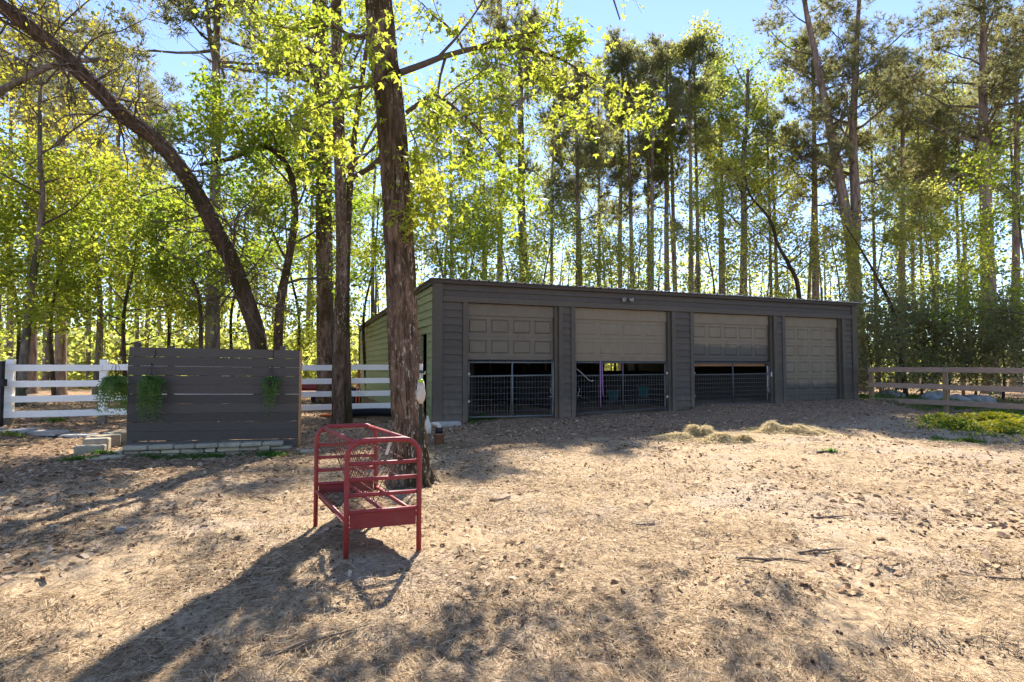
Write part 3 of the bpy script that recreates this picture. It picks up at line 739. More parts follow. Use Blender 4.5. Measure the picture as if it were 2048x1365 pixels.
# ------------------------------------------------------------------ red hay feeder
A = Vector((-1.317, 4.63, 0)); B_ = Vector((-.771, 4.82, 0)); C_ = Vector((-1.94, 5.75, 0))
feed = empty('hay_feeder', (A.x, A.y, 0)); tag(feed, 'red tubular steel hay feeder standing in the straw before the big tree', 'hay feeder')
ab = (B_ - A); ac = (C_ - A); zb = Vector((0, 0, 1)); abn = ab.normalized()
def fp(u, v, z): return ab * u + ac * v + zb * z
def gzr(u, v): p = A + ab * u + ac * v; return float(ground_z(np.array([p.x]), np.array([p.y]))[0]) - .01
for v, nm in ((0, 'near'), (1, 'far')):
    R = .13; top = 1.0; pts = [fp(0, v, gzr(0, v)), fp(0, v, .5), fp(0, v, top - R)]; w = ab.length
    for k in range(1, 7):
        a = math.pi / 2 * k / 6; pts.append(fp(0, v, top - R) + abn * (R - R * math.cos(a)) + zb * R * math.sin(a))
    for k in range(0, 7):
        a = math.pi / 2 * k / 6; pts.append(fp(1, v, top - R) - abn * (R - R * math.sin(a)) + zb * R * math.cos(a))
    pts += [fp(1, v, .5), fp(1, v, gzr(1, v))]
    MB().tube(pts, .0215, 12).build('end_hoop', M['red'], feed, True)
    for z in (.817, .692, .567, .434): MB().tube([fp(.02, v, z), fp(.98, v, z)], .0165, 10).build('rung', M['red'], feed, True)
    pl = MB(); n = ac.normalized() * .003
    q = [fp(.045, v, .425), fp(.955, v, .425), fp(.955, v, .30), fp(.045, v, .30)]
    pl.add([p - n for p in q] + [p + n for p in q], [(0, 1, 2, 3), (7, 6, 5, 4), (0, 4, 5, 1), (1, 5, 6, 2), (2, 6, 7, 3), (3, 7, 4, 0)])
    pl.build('end_plate', M['redrust'], feed)
for u in (.12, .88): MB().tube([fp(u, 0, .985), fp(u, 1, .985)], .0195, 12).build('top_rail', M['red'], feed, True)
for u in (0, 1): MB().tube([fp(u, 0, .37), fp(u, 1, .37)], .0165, 10).build('side_rail', M['red'], feed, True)
MB().tube([fp(.5, 0, .43), fp(.5, 1, .43)], .0165, 10).build('keel_rail', M['red'], feed, True)
for u in (.12, .88):
    for k in range(12):
        v = .05 + .9 * k / 11; v2 = min(.97, v + .13); MB().tube([fp(u, v, .975), fp(u + (.5 - u) * .5, (v + v2) / 2 + random.uniform(-.006, .006), .71), fp(.5, v2, .44)], .0036, 5).build('rack_wire', M['rustwire'], feed)
    for t in (.25, .5, .75): MB().tube([fp(u + (.5 - u) * t, .03, .975 - .535 * t), fp(u + (.5 - u) * t, .97, .975 - .535 * t)], .0034, 5).build('rack_wire', M['rustwire'], feed)
MB().cbox((-.012, -.01, -.07), (.012, .01, .07), .003, 0, Matrix.Translation(fp(.62, .08, .93)) @ Matrix.Rotation(.3, 4, 'Y')).build('paper_tag', M['whiteplastic'], feed)

tf = MB(); q = [fp(.03, .01, .305), fp(.97, .01, .305), fp(.97, .99, .305), fp(.03, .99, .305)]
tf.add(q + [p + zb * .005 for p in q], [(3, 2, 1, 0), (4, 5, 6, 7), (0, 1, 5, 4), (1, 2, 6, 5), (2, 3, 7, 6), (3, 0, 4, 7)]).build('tray_floor', M['redrust'], feed)

# ------------------------------------------------------------------ post, trap bag, pipe and pails by the big tree
p = W(841, 880, 7.35); gzp = gz(p.x, p.y)
tp = empty('steel_post', (p.x, p.y, gzp)); tag(tp, 'dark green steel stake with white taped top against the big trunk', 'post')
hp = W(841, 728, 7.35).z - gzp
MB().box((-.018, -.004, -.1), (.018, .004, hp - .36)).box((-.004, -.02, -.1), (.004, .02, hp - .36)).build('stake', M['tpost'], tp)
MB().tube([(0, 0, hp - .37), (0, 0, hp)], .019, 10).build('sleeve', M['whiteplastic'], tp, True)
for dz in (.10, .27): MB().tube([(0, 0, hp - dz - .02), (0, 0, hp - dz + .02)], .022, 10).build('tape_band', M['tealband'], tp, True)
MB().tube([(.0, 0, hp - .13), (.05, -.01, hp - .13), (.055, -.01, hp - .10)], .006, 5).build('insulator', M['hinge'], tp, True)
q = W(842, 765, 7.28); bag = empty('trap_bag', (q.x, q.y, q.z)); tag(bag, 'clear hanging trap bag with lime cap tied to the green stake', 'bag')
bm_ = MB(); prof = [(.035, .02, 0), (.052, .03, -.05), (.058, .034, -.14), (.05, .03, -.22), (.03, .012, -.265)]
vsl = []; 
for a_, b_, z in prof:
    for k in range(14): t = 2 * math.pi * k / 14; vsl.append((a_ * math.cos(t) + .006 * math.sin(3 * t + z * 30), b_ * math.sin(t), z + .008 * math.sin(2 * t)))
fsl = [(i * 14 + k, i * 14 + (k + 1) % 14, (i + 1) * 14 + (k + 1) % 14, (i + 1) * 14 + k) for i in range(4) for k in range(14)] + [tuple(range(13, -1, -1)), tuple(56 + k for k in range(14))]
bm_.add(vsl, fsl).build('bag', M['bagfilm'], bag, True)
MB().lathe([(.03, 0), (.036, .02), (.03, .035), (.02, .04)], 12).build('cap', M['limecap'], bag, True)
MB().tube([(0, .01, .04), (-.005, .05, .12)], .004, 5).build('tie', M['blackmetal'], bag, True)
p = GP(878, 889); vp = empty('standpipe', (p.x, p.y, p.z)); tag(vp, 'clay standpipe with black collar and white elbow right of the big trunk', 'pipe')
k = p.y / F
MB().lathe([(10 * k, -.05), (10 * k, 19 * k), (10.8 * k, 19 * k), (10.8 * k, 21 * k), (8 * k, 22 * k)], 18).build('clay_pipe', M['clay'], vp, True)
MB().lathe([(7.5 * k, 22 * k), (7.5 * k, 28 * k), (7 * k, 33 * k)], 16).build('collar', M['blackplastic'], vp, True)
MB().tube([(.0, 0, 32 * k), (-.0, 0, 36 * k), (-3 * k, 0, 39.5 * k), (-7 * k, 0, 40.5 * k), (-17 * k, 0, 40 * k)], [5 * k, 5 * k, 4.6 * k, 4.2 * k, 3.6 * k], 12).build('elbow', M['whiteplastic'], vp, True)
q = W(855, 868, p.y - .1); jg = empty('plastic_jug', (q.x, q.y, q.z)); tag(jg, 'white plastic jug on a stake half hidden behind the big trunk', 'jug')
MB().lathe([(4 * k, 0), (7.5 * k, 2 * k), (7.5 * k, 17 * k), (5 * k, 23 * k), (2.4 * k, 30 * k), (2.4 * k, 35 * k)], 14).build('bottle', M['whiteplastic'], jg, True)
MB().tube([(2 * k, 0, 0), (2 * k, 0, -28 * k)], 1.6 * k, 6).build('stake', M['stick'], jg)

# ------------------------------------------------------------------ things behind the white fence
p = W(606, 790, 21.0); tr = empty('lawn_tractor', (p.x, p.y, gz(p.x, p.y)), math.radians(15)); tag(tr, 'red ride-on mower parked beyond the white fence behind the screen', 'lawn tractor')
MB().cbox((-.1, -.25, .45), (.75, .25, .88), .09).build('hood', M['red'], tr)
MB().cbox((-.95, -.35, .42), (-.1, .35, .56), .04).build('chassis', M['blackplastic'], tr)
MB().cbox((-.95, -.46, .60), (-.45, .46, .72), .06).build('fender', M['red'], tr)
MB().cbox((-.85, -.22, .74), (-.5, .22, .84), .04).cbox((-.95, -.22, .80), (-.85, .22, 1.15), .03).build('seat', M['blackplastic'], tr)
MB().tube([(-.12, 0, .8), (-.25, 0, 1.08)], .02, 6).tube([Vector((-.25 + .05 * math.cos(a), .16 * math.sin(a), 1.08 + .15 * math.cos(a))) for a in [i * math.pi / 8 for i in range(16)]], .015, 6, closed=True).build('steering_wheel', M['blackplastic'], tr, True)
for xv, r in ((.5, .20), (-.7, .27)):
    for s in (-1, 1):
        c = Vector((xv, s * .40, r)); w = MB(); 
        w.tube([c + Vector((0, -.10, 0)), c + Vector((0, -.07, 0)), c + Vector((0, .07, 0)), c + Vector((0, .10, 0))], [r * .8, r, r, r * .8], 18).build('wheel', M['tyre'], tr)
p0, p1 = W(704, 828, 14.75), W(800, 828, 15.1); g0 = gz(p0.x, p0.y) + .10
dp = MB(); n = 46; prof_pts = []; rr = []
for i in range(n * 4):
    t = i / (n * 4 - 1); q = p0.lerp(p1, t); prof_pts.append((q.x, q.y, g0 + .01 * math.sin(t * 5))); rr.append(.115 if i % 4 < 2 else .088)
tag(dp.tube(prof_pts, rr, 12).build('drain_pipe', M['blackplastic']), 'black corrugated drain pipe lying at the foot of the white fence', 'pipe')
p = GP(655, 833); tag(rough_block(MB(), (-.17, -.10, 0), (.17, .10, .05), .006).build('orange_tray', M['orange']), 'flat orange plastic piece on the ground left of the twin trunk', 'tray').location = p
p = W(711, 772, 16.0); tag(MB().tube([(0, 0, -.9), (.06, .05, .55)], .02, 8).tube([(.10, 0, -.9), (.11, .05, .35)], .018, 8).build('tool_handles', M['orange'], None, True), 'orange tool handles leaning at the back corner of the olive wall', 'tool').location = p
for lab, px, d in (('dark barrel standing at the back corner of the olive wall', 709, 17.0),):
    p = W(px, 800, d); o = MB().lathe([(.16, 0), (.19, .1), (.2, .35), (.19, .6), (.16, .7), (.14, .69)], 16).build('barrel', M['blackplastic'], None, True); o.location = (p.x, p.y, gz(p.x, p.y)); tag(o, lab, 'barrel')

# ------------------------------------------------------------------ brown rail fence (right)
RF0 = Vector((11.98, 19.25, 0)); RFd = Vector((2.17, -3.5, 0)); RFn = RFd.normalized(); ra = math.atan2(RFd.y, RFd.x)
rf = empty('brown_rail_fence', (RF0.x, RF0.y, gz(RF0.x, RF0.y)), ra); tag(rf, 'weathered brown three-rail fence leading off the right end of the garage', 'fence')
oz = rf.location.z
seg = RFd.length * .515
for i in range(6):
    q = RF0 + RFn * seg * i; zb = gz(q.x, q.y) - oz
    MB().cbox((seg * i - .06, .0, zb - .3), (seg * i + .06, .11, 1.50 - oz), .006).build('post', M['brownpost'], rf)
for zc in (1.48, .97, .49):
    for i in range(5):
        j = random.uniform(-.012, .012); j2 = random.uniform(-.012, .012)
        mb = MB(); x0, x1 = seg * i - (.06 if i == 0 else -.002), seg * (i + 1) - .002
        mb.cbox((x0, -.043, zc - oz - .078), (x1, -.004, zc - oz + .078), .005); mb.v = [(x, y, z + (j if x < (x0 + x1) / 2 else j2)) for x, y, z in mb.v]
        mb.build('rail', M['brownfence'], rf)
def boulder(px, py, d, sx, sz, seed, label):
    rng = np.random.default_rng(seed); nu, nv = 28, 14; V = []
    for i in range(nv + 1):
        for j in range(nu):
            th = math.pi / 2 * i / nv * 1.15; ph = 2 * math.pi * j / nu; V.append((math.cos(th) * math.cos(ph), math.cos(th) * math.sin(ph), math.sin(th)))
    V = np.array(V); V = V * (1 + .16 * fbm(V * 1.7, seed, 4)[:, None]); V[:, 0] *= sx; V[:, 1] *= sx * .8; V[:, 2] *= sz
    fq = [(i * nu + j, i * nu + (j + 1) % nu, (i + 1) * nu + (j + 1) % nu, (i + 1) * nu + j) for i in range(nv) for j in range(nu)]
    p = W(px, py, d); o = put('boulder', npmesh('boulder', V, fq, M['boulder'], True)); o.location = (p.x, p.y, gz(p.x, p.y) - .08)
    tag(o, label, 'boulder', 'grey boulders behind the brown fence')
boulder(1778, 800, 21.5, .55, .38, 1, 'small grey boulder behind the brown fence nearest the garage')
boulder(1868, 800, 20.5, .6, .44, 2, 'peaked grey boulder behind the middle post of the brown fence')
boulder(1912, 802, 20.0, .5, .36, 3, 'grey boulder touching the right side of the peaked one')
boulder(1952, 800, 20.8, .7, .36, 4, 'wide flat grey boulder farthest right behind the brown fence')

# ------------------------------------------------------------------ scattered litter, straw, hay, grass
def scatter_quads(name, P, L_, Wd, az, tilt, mat, roll=None, bend=0.0):
    """one thin bent ribbon (two quads) per point"""
    n = len(P); d = np.stack([np.cos(az) * np.cos(tilt), np.sin(az) * np.cos(tilt), np.sin(tilt)], 1)
    s = np.stack([-np.sin(az), np.cos(az), np.zeros(n)], 1)
    if roll is not None:
        up = np.cross(d, s); s = s * np.cos(roll)[:, None] + up * np.sin(roll)[:, None]
    h = (L_ / 2)[:, None]; w = (Wd / 2)[:, None]
    a = P - d * h; b = P + d * h
    if bend:
        mid = P + np.array([0, 0, 1.0]) * (L_ * bend)[:, None]
        V = np.stack([a - s * w, a + s * w, mid - s * w, mid + s * w, b - s * w, b + s * w], 1).reshape(-1, 3); o = np.arange(n)[:, None] * 6
        Fq = np.concatenate([o + np.array([0, 1, 3, 2]), o + np.array([2, 3, 5, 4])])
    else:
        V = np.stack([a - s * w, a + s * w, b + s * w, b - s * w], 1).reshape(-1, 3); Fq = np.arange(n)[:, None] * 4 + np.array([0, 1, 2, 3])
    return put(name, npmesh(name, V, Fq, mat))
rg = np.random.default_rng(7)
def straw_field():
    n = 255000
    y = 1.9 + (rg.random(n) ** 1.55) * 9.5; x = (rg.random(n) - .5) * 2 * (1.1 * y + 1.2)
    q = np.stack([x, y, 0 * x], 1)
    dens = .66 + .7 * fbm(q * .9, 40, 3) + .35 * vnoise(q * 3.1, 44)
    dens += .35 * np.clip((5.2 - y) / 2.5, 0, 1) - .45 * np.clip((x - .8) / 2.5, 0, 1) * np.clip((y - 3.4) / 1.5, 0, 1)
    k = rg.random(n) < np.clip(dens, .06, 1); x, y = x[k], y[k]; n = len(x)
    z = ground_z(x, y) + .002 + rg.random(n) ** 2 * .022
    L_ = rg.uniform(.03, .135, n); az = rg.normal(0, 1, n) * .9 + 3.0 * vnoise(np.stack([x, y, 0 * x], 1) * 1.4, 60)
    keep_w = .0023 + .0006 * np.clip(y - 3, 0, 6)
    return scatter_quads('straw', np.stack([x, y, z], 1), L_, keep_w * rg.uniform(.7, 1.4, n), az, rg.normal(0, .13, n), M['straw'], rg.uniform(-.7, .7, n))
tag(straw_field(), 'loose dry straw strewn over the yard', 'straw', kind='stuff')
def litter_field():
    n = 60000
    y = 4 + rg.random(n) * 20; x = (rg.random(n) - .5) * 2 * (1.05 * y + 1)
    lp = (x - CXB) * -st + (y - CYB) * ct; sp_ = (x - CXB) * ct + (y - CYB) * st
    inside = (lp > -.05) & (sp_ > -.1) & (sp_ < LB + .1)
    q = np.stack([x, y, 0 * x], 1)
    dens = .22 + .5 * fbm(q * .8, 70, 3) - .12 * np.clip((9 - y) / 3, 0, 1) + .35 * np.clip((y - .4 * x - 8.5) / 4, 0, 1) + .2 * np.clip((-3 - x) / 3, 0, 1)
    k = (rg.random(n) < np.clip(dens, .04, 1)) & ~inside; x, y = x[k], y[k]; n = len(x)
    z = ground_z(x, y) + .004 + rg.random(n) * .012
    return scatter_quads('leaf_litter', np.stack([x, y, z], 1), rg.uniform(.03, .085, n), rg.uniform(.012, .045, n), rg.uniform(0, 6.28, n), rg.normal(0, .3, n), M['litter'], rg.uniform(-.8, .8, n), .1)
tag(litter_field(), 'brown bark chips and fallen leaves trodden into the ground', 'leaf litter', kind='stuff')
def chips():
    n = 90000; y = 3.2 + rg.random(n) ** 1.1 * 10.5; x = (rg.random(n) - .5) * 2 * (1.0 * y + .8); q = np.stack([x, y, 0 * x], 1)
    dens = .30 + .75 * fbm(q * 1.3, 120, 3) + .4 * vnoise(q * 5, 121); k = rg.random(n) < np.clip(dens, .03, 1)
    lp = (x - CXB) * -st + (y - CYB) * ct; k &= ~((lp > -.1) & (x > -2.2)); x, y = x[k], y[k]; n = len(x); z = ground_z(x, y) + .003 + rg.random(n) * .008
    return scatter_quads('bark_chips', np.stack([x, y, z], 1), rg.uniform(.008, .028, n), rg.uniform(.005, .012, n), rg.uniform(0, 6.28, n), rg.normal(0, .4, n), M['chip'], rg.uniform(-1, 1, n))
tag(chips(), 'small dark bark crumbs speckling the straw and sand', 'bark chips', kind='stuff')
def clods():
    n = 2200; y = 2.6 + rg.random(n) ** 1.2 * 12; x = (rg.random(n) - .5) * 2 * (1.0 * y + .8)
    q = np.stack([x, y, 0 * x], 1); k = rg.random(n) < np.clip(.45 + .9 * fbm(q * .7, 90, 2), .08, 1)
    lp = (x - CXB) * -st + (y - CYB) * ct; k &= ~((lp > -.1) & (x > -2.2)); x, y = x[k], y[k]; n = len(x); z = ground_z(x, y)
    t = (1 + 5 ** .5) / 2; iv = np.array([(-1, t, 0), (1, t, 0), (-1, -t, 0), (1, -t, 0), (0, -1, t), (0, 1, t), (0, -1, -t), (0, 1, -t), (t, 0, -1), (t, 0, 1), (-t, 0, -1), (-t, 0, 1)], float) / 1.9
    ifc = np.array([(0, 11, 5), (0, 5, 1), (0, 1, 7), (0, 7, 10), (0, 10, 11), (1, 5, 9), (5, 11, 4), (11, 10, 2), (10, 7, 6), (7, 1, 8), (3, 9, 4), (3, 4, 2), (3, 2, 6), (3, 6, 8), (3, 8, 9), (4, 9, 5), (2, 4, 11), (6, 2, 10), (8, 6, 7), (9, 8, 1)])
    r = rg.uniform(.005, .012, n) * (1 + .05 * y); jit = rg.uniform(.7, 1.25, (n, 12, 1)); sc = rg.uniform(.7, 1.3, (n, 1, 3))
    V = iv[None] * jit * sc * r[:, None, None] + np.stack([x, y, z + r * .5], 1)[:, None]
    return put('pine_cones_and_clods', npmesh('pine_cones_and_clods', V.reshape(-1, 3), (np.arange(n)[:, None, None] * 12 + ifc[None]).reshape(-1, 3), M['clod'], False))
tag(clods(), 'dark pine cones and clods dotted over the yard', 'litter', kind='stuff')
for px, py, L_, az, label in ((1292, 1050, .22, .3, 'short thick stick in the middle of the bare ground'), (1660, 1032, .45, .1, 'long thin stick lying level right of centre'), (1640, 1112, .40, .05, 'dark straight stick on pale sand near the front right'),
                              (1545, 1125, .55, -.25, 'long crooked stick left of the dark straight one'), (1650, 906, .34, .25, 'pale knotty branch piece beyond the hay piles'), (1000, 1000, .3, .5, 'small stick on the ground just right of the big tree'),
                              (530, 998, .42, -.7, 'forked dark twig on the shaded ground left of the feeder'), (1985, 1155, .4, -.6, 'thin stick near the right edge of the picture'), (620, 1305, .5, .6, 'long dry stem lying in the straw at bottom centre')):
    p = GP(px, py); rr_ = random.Random(px); pts = []
    for i in range(6):
        t = i / 5 - .5; x, y = p.x + math.cos(az) * L_ * t + rr_.uniform(-.012, .012), p.y + math.sin(az) * L_ * t + rr_.uniform(-.012, .012)
        pts.append((x, y, float(ground_z(np.array([x]), np.array([y]))[0]) + .014))
    th = .016 if L_ < .36 else .010
    tag(MB().tube(pts, [th * .8, th, th, th * .9, th * .7, th * .4], 6).build('fallen_stick', M['stick'], None, True), label, 'stick', 'sticks lying on the yard')
def stone_lump(px, py, r, label):
    p = GP(px, py); V = []; nu, nv = 12, 8
    for i in range(nv + 1):
        for j in range(nu): th = math.pi * (i / nv - .5); ph = 2 * math.pi * j / nu; V.append((math.cos(th) * math.cos(ph), math.cos(th) * math.sin(ph), math.sin(th)))
    V = np.array(V) * (1 + .22 * fbm(np.array(V) * 1.4, int(px), 3)[:, None]) * np.array([r, r * .8, r * .62])
    fq = [(i * nu + j, i * nu + (j + 1) % nu, (i + 1) * nu + (j + 1) % nu, (i + 1) * nu + j) for i in range(nv) for j in range(nu)]
    o = put('small_rock', npmesh('small_rock', V, fq, M['rock'], True)); o.location = (p.x, p.y, p.z + r * .4); tag(o, label, 'rock', 'pale stones in the straw')
stone_lump(110, 1278, .034, 'pale round stone in the straw at the bottom left')
stone_lump(242, 1066, .06, 'grey stone half buried in straw on the left')
stone_lump(1868, 1145, .035, 'pale stone on the bare sand at the right')

def hay_pile(spots, seed, label):
    r = np.random.default_rng(seed); P = []; T = []
    for px, py, rad, h in spots:
        c = GP(px, py); n = int(7000 * rad)
        u = np.abs(r.normal(0, .62, n)) * rad; a = r.uniform(0, 6.283, n); x = c.x + u * np.cos(a); y = c.y + u * np.sin(a) * .6
        prof = .62 * h * np.clip(1 - (u / rad) ** 1.6, 0, 1) * np.clip(1 + .75 * vnoise(np.stack([x * 6, y * 6, 0 * x], 1), seed) + .4 * vnoise(np.stack([x * 15, y * 15, 0 * x], 1), seed), .2, 2)
        P.append(np.stack([x, y, ground_z(x, y) + prof * (1 - .5 * r.random(n) ** 3)], 1))
    P = np.concatenate(P); n = len(P)
    o = scatter_quads('hay_pile', P, r.uniform(.10, .30, n), r.uniform(.004, .008, n), r.uniform(0, 6.28, n), r.normal(.0, .26, n), M['hay'], r.uniform(-1, 1, n), .14)
    return tag(o, label, 'hay pile', 'heaps of hay on the yard')
r_ = np.random.default_rng(77); n = 2600; uu, vv = r_.uniform(.06, .94, n), r_.uniform(.03, .97, n)
Pt = np.stack([A.x + ab.x * uu + ac.x * vv, A.y + ab.y * uu + ac.y * vv, .312 + r_.random(n) * .05], 1)
tag(scatter_quads('tray_hay', Pt, r_.uniform(.04, .13, n), r_.uniform(.003, .006, n), r_.uniform(0, 6.28, n), r_.normal(0, .15, n), M['straw'], r_.uniform(-.7, .7, n)), 'thin bed of leftover hay lying in the tray of the red feeder', 'hay')
hay_pile([(1400, 878, .50, .24), (1440, 884, .40, .16), (1360, 880, .34, .08)], 1, 'long low heap of loose hay in front of the two-tone door')
hay_pile([(1484, 884, .24, .12)], 2, 'smallest tuft of hay at the right end of the long heap')
hay_pile([(1550, 866, .36, .25)], 3, 'rounded heap of hay farther back, left of its twin')
hay_pile([(1612, 868, .44, .23), (1582, 868, .2, .1)], 4, 'rounded heap of hay at the far right of the hay')

def blades(name, spots, seed, mat, label, hmin, hmax, wide=.008, lean=.5, cat='grass'):
    """tufts of upright blades inside pixel-placed ellipses (ground x, y, rx, ry, count)"""
    r = np.random.default_rng(seed); P = []; K = []
    for cx, cy, rx, ry, n in spots:
        u = np.abs(r.normal(0, .55, n)); a = r.uniform(0, 6.283, n); x = cx + rx * u * np.cos(a); y = cy + ry * u * np.sin(a)
        nz = vnoise(np.stack([x * 2.2, y * 2.2, 0 * x], 1), seed) + .5 * vnoise(np.stack([x * 5, y * 5, 0 * x], 1), seed)
        keep = nz > -.2; P.append(np.stack([x[keep], y[keep]], 1)); K.append(np.clip(1.05 - .55 * u + .45 * nz, .25, 1.3)[keep])
    P = np.concatenate(P); n = len(P); z = ground_z(P[:, 0], P[:, 1]); h = r.uniform(hmin, hmax, n) * np.concatenate(K); az = r.uniform(0, 6.283, n); ln = np.abs(r.normal(0, lean, n))
    d = np.stack([np.cos(az) * np.sin(ln), np.sin(az) * np.sin(ln), np.cos(ln)], 1); s = np.stack([-np.sin(az), np.cos(az), 0 * az], 1) * wide
    a = np.column_stack([P, z - .01]); mid = a + d * (h * .55)[:, None]; tip = a + d * h[:, None] + np.stack([np.cos(az), np.sin(az), -.3 + 0 * az], 1) * (h * .25)[:, None]
    V = np.stack([a - s * .6, a + s * .6, mid + s, mid - s, tip], 1).reshape(-1, 3); o = np.arange(n)[:, None] * 5
    Fq = np.concatenate([o + np.array([0, 1, 2]), o + np.array([0, 2, 3]), o + np.array([3, 2, 4])])
    return tag(put(name, npmesh(name, V, Fq, mat)), label, cat, kind='stuff')
def spot(px, py, rx, ry, n): p = GP(px, py); return (p.x, p.y, rx, ry, n)
blades('weeds', [spot(430, 914, 1.0, .22, 1500), spot(540, 910, .6, .22, 900), spot(340, 918, .7, .18, 700), spot(160, 922, .45, .2, 500), spot(622, 905, .5, .2, 350), spot(210, 912, .3, .12, 200)], 1, M['weed'], 'low green weeds along the foot of the stone edging', .03, .10, .016, .8, 'weeds')
blades('weeds', [spot(962, 838, .55, .22, 1100), spot(925, 845, .4, .2, 500)], 2, M['weed'], 'bright green weeds at the foot of the leftmost gate', .05, .15, .02, .8, 'weeds')
blades('weeds', [spot(880, 893, .35, .2, 600), spot(800, 965, .3, .15, 250), spot(1385, 818, .4, .15, 350), spot(1345, 870, .5, .15, 60), spot(1700, 872, .3, .15, 160), spot(1660, 905, .2, .1, 60)], 3, M['weed'], 'scattered green weeds by the standpipe, tree foot and doors', .03, .10, .014, .8, 'weeds')
blades('grass', [(14.2, 19.0, 2.6, 2.2, 5200), (15.5, 16.5, 2.2, 1.6, 3600), (16.5, 22, 4, 2.5, 3000), (12.9, 20.0, .9, 1.2, 1200)], 4, M['grass'], 'green grass growing under and behind the brown fence', .08, .26, .011, .4)
blades('grass', [spot(1940, 886, .7, .25, 900), spot(1885, 880, .4, .2, 300), spot(1500, 862, .3, .1, 50), spot(120, 842, .7, .25, 500), spot(20, 870, .5, .2, 200)], 5, M['grass'], 'short grass tufts at the right of the yard and by the white fence', .04, .12, .010, .7)
fls = [spot(1985, 846, 1.5, .8, 2800), spot(1910, 856, .8, .4, 700), spot(2045, 862, 1.4, .8, 2800), spot(1880, 845, .6, .4, 250)]
blades('flowering_weeds', fls, 6, M['grass'], 'lush flowering weeds at the right edge before the brown fence', .08, .26, .013, .6, 'weeds')
r_ = np.random.default_rng(12); fp_ = []
for cx, cy, rx, ry, n in fls:
    m = n // 2; u = np.abs(r_.normal(0, .5, m)); a = r_.uniform(0, 6.283, m); x = cx + rx * u * np.cos(a); y = cy + ry * u * np.sin(a); fp_.append(np.stack([x, y, ground_z(x, y) + r_.uniform(.05, .25, m) * np.clip(1.1 - .6 * u, .3, 1)], 1))
fp_ = np.concatenate(fp_); n = len(fp_)
tag(scatter_quads('yellow_blossom', fp_, r_.uniform(.035, .06, n), r_.uniform(.03, .05, n), r_.uniform(0, 6.28, n), r_.normal(0, .5, n), M['flower'], r_.uniform(-1, 1, n)), 'small yellow blossoms over the weeds at the right edge', 'flowers', kind='stuff')

# ------------------------------------------------------------------ trees
def rv(rng, s=1.0): return Vector((rng.gauss(0, s), rng.gauss(0, s), rng.gauss(0, s)))
def walk(rng, p, d, L_, nseg, wob, trop):
    pts = [Vector(p)]; d = Vector(d).normalized(); st_ = L_ / nseg
    for i in range(nseg):
        d = (d + rv(rng, wob) + Vector((0, 0, trop))).normalized(); pts.append(pts[-1] + d * st_)
    return pts, d
def resample(pts, n):
    pts = [Vector(p) for p in pts]; ls = [0]
    for a, b in zip(pts[:-1], pts[1:]): ls.append(ls[-1] + (b - a).length)
    out = []
    for i in range(n):
        t = ls[-1] * i / (n - 1); k = 0
        while k < len(pts) - 2 and ls[k + 1] < t: k += 1
        f = (t - ls[k]) / max(1e-6, ls[k + 1] - ls[k])
        # catmull-rom for smooth bends
        p0 = pts[max(k - 1, 0)]; p1 = pts[k]; p2 = pts[k + 1]; p3 = pts[min(k + 2, len(pts) - 1)]
        out.append(.5 * ((2 * p1) + (p2 - p0) * f + (2 * p0 - 5 * p1 + 4 * p2 - p3) * f * f + (3 * p1 - p0 - 3 * p2 + p3) * f ** 3))
    return out

def bark_trunk(path, r0, r1, seed, nside=56, dz=.03, relief=.02, flare=.5, lobes=5, bulges=()):
    """closely meshed trunk with bark plates, root flare and knots"""
    L_ = sum((b - a).length for a, b in zip(path[:-1], path[1:])); n = max(8, int(L_ / dz)); P = resample(path, n)
    C = np.array([tuple(p) for p in P]); T = np.gradient(C, axis=0); T /= np.linalg.norm(T, axis=1)[:, None]
    U = np.cross(T, np.array([0, 1.0, 0])); U /= np.linalg.norm(U, axis=1)[:, None]; Wv = np.cross(T, U)
    th = np.linspace(0, 2 * np.pi, nside, endpoint=False); s = np.linspace(0, L_, n)
    TH_, S_ = np.meshgrid(th, s); r = (r0 + (r1 - r0) * (S_ / L_)); hgt = S_ - .12
    q = np.stack([np.cos(TH_).ravel(), np.sin(TH_).ravel(), S_.ravel()], 1)
    big = vnoise(q * np.array([1.2, 1.2, .7]), seed).reshape(r.shape)
    ridg = 1 - np.abs(fbm(q * np.array([7, 7, 1.8]), seed + 1, 3)).reshape(r.shape)
    r = r * (1 + .05 * big) + relief * (ridg - .6)
    if flare: r = r * (1 + flare * np.exp(-np.clip(hgt, 0, 9) / .22) * (.75 + .45 * np.cos(lobes * TH_ + 1.3) + .25 * np.cos(3 * TH_)))
    for bs, bt, br, bh in bulges: r = r + bh * np.exp(-((S_ - bs) / br) ** 2 - ((np.angle(np.exp(1j * (TH_ - bt)))) / .5) ** 2)
    V = C[:, None] + r[..., None] * (np.cos(TH_)[..., None] * U[:, None] + np.sin(TH_)[..., None] * Wv[:, None])
    i = np.arange(n - 1)[:, None] * nside; j = np.arange(nside)[None]
    Fq = np.stack([i + j, i + (j + 1) % nside, i + nside + (j + 1) % nside, i + nside + j], -1).reshape(-1, 4)
    return V.reshape(-1, 3), Fq

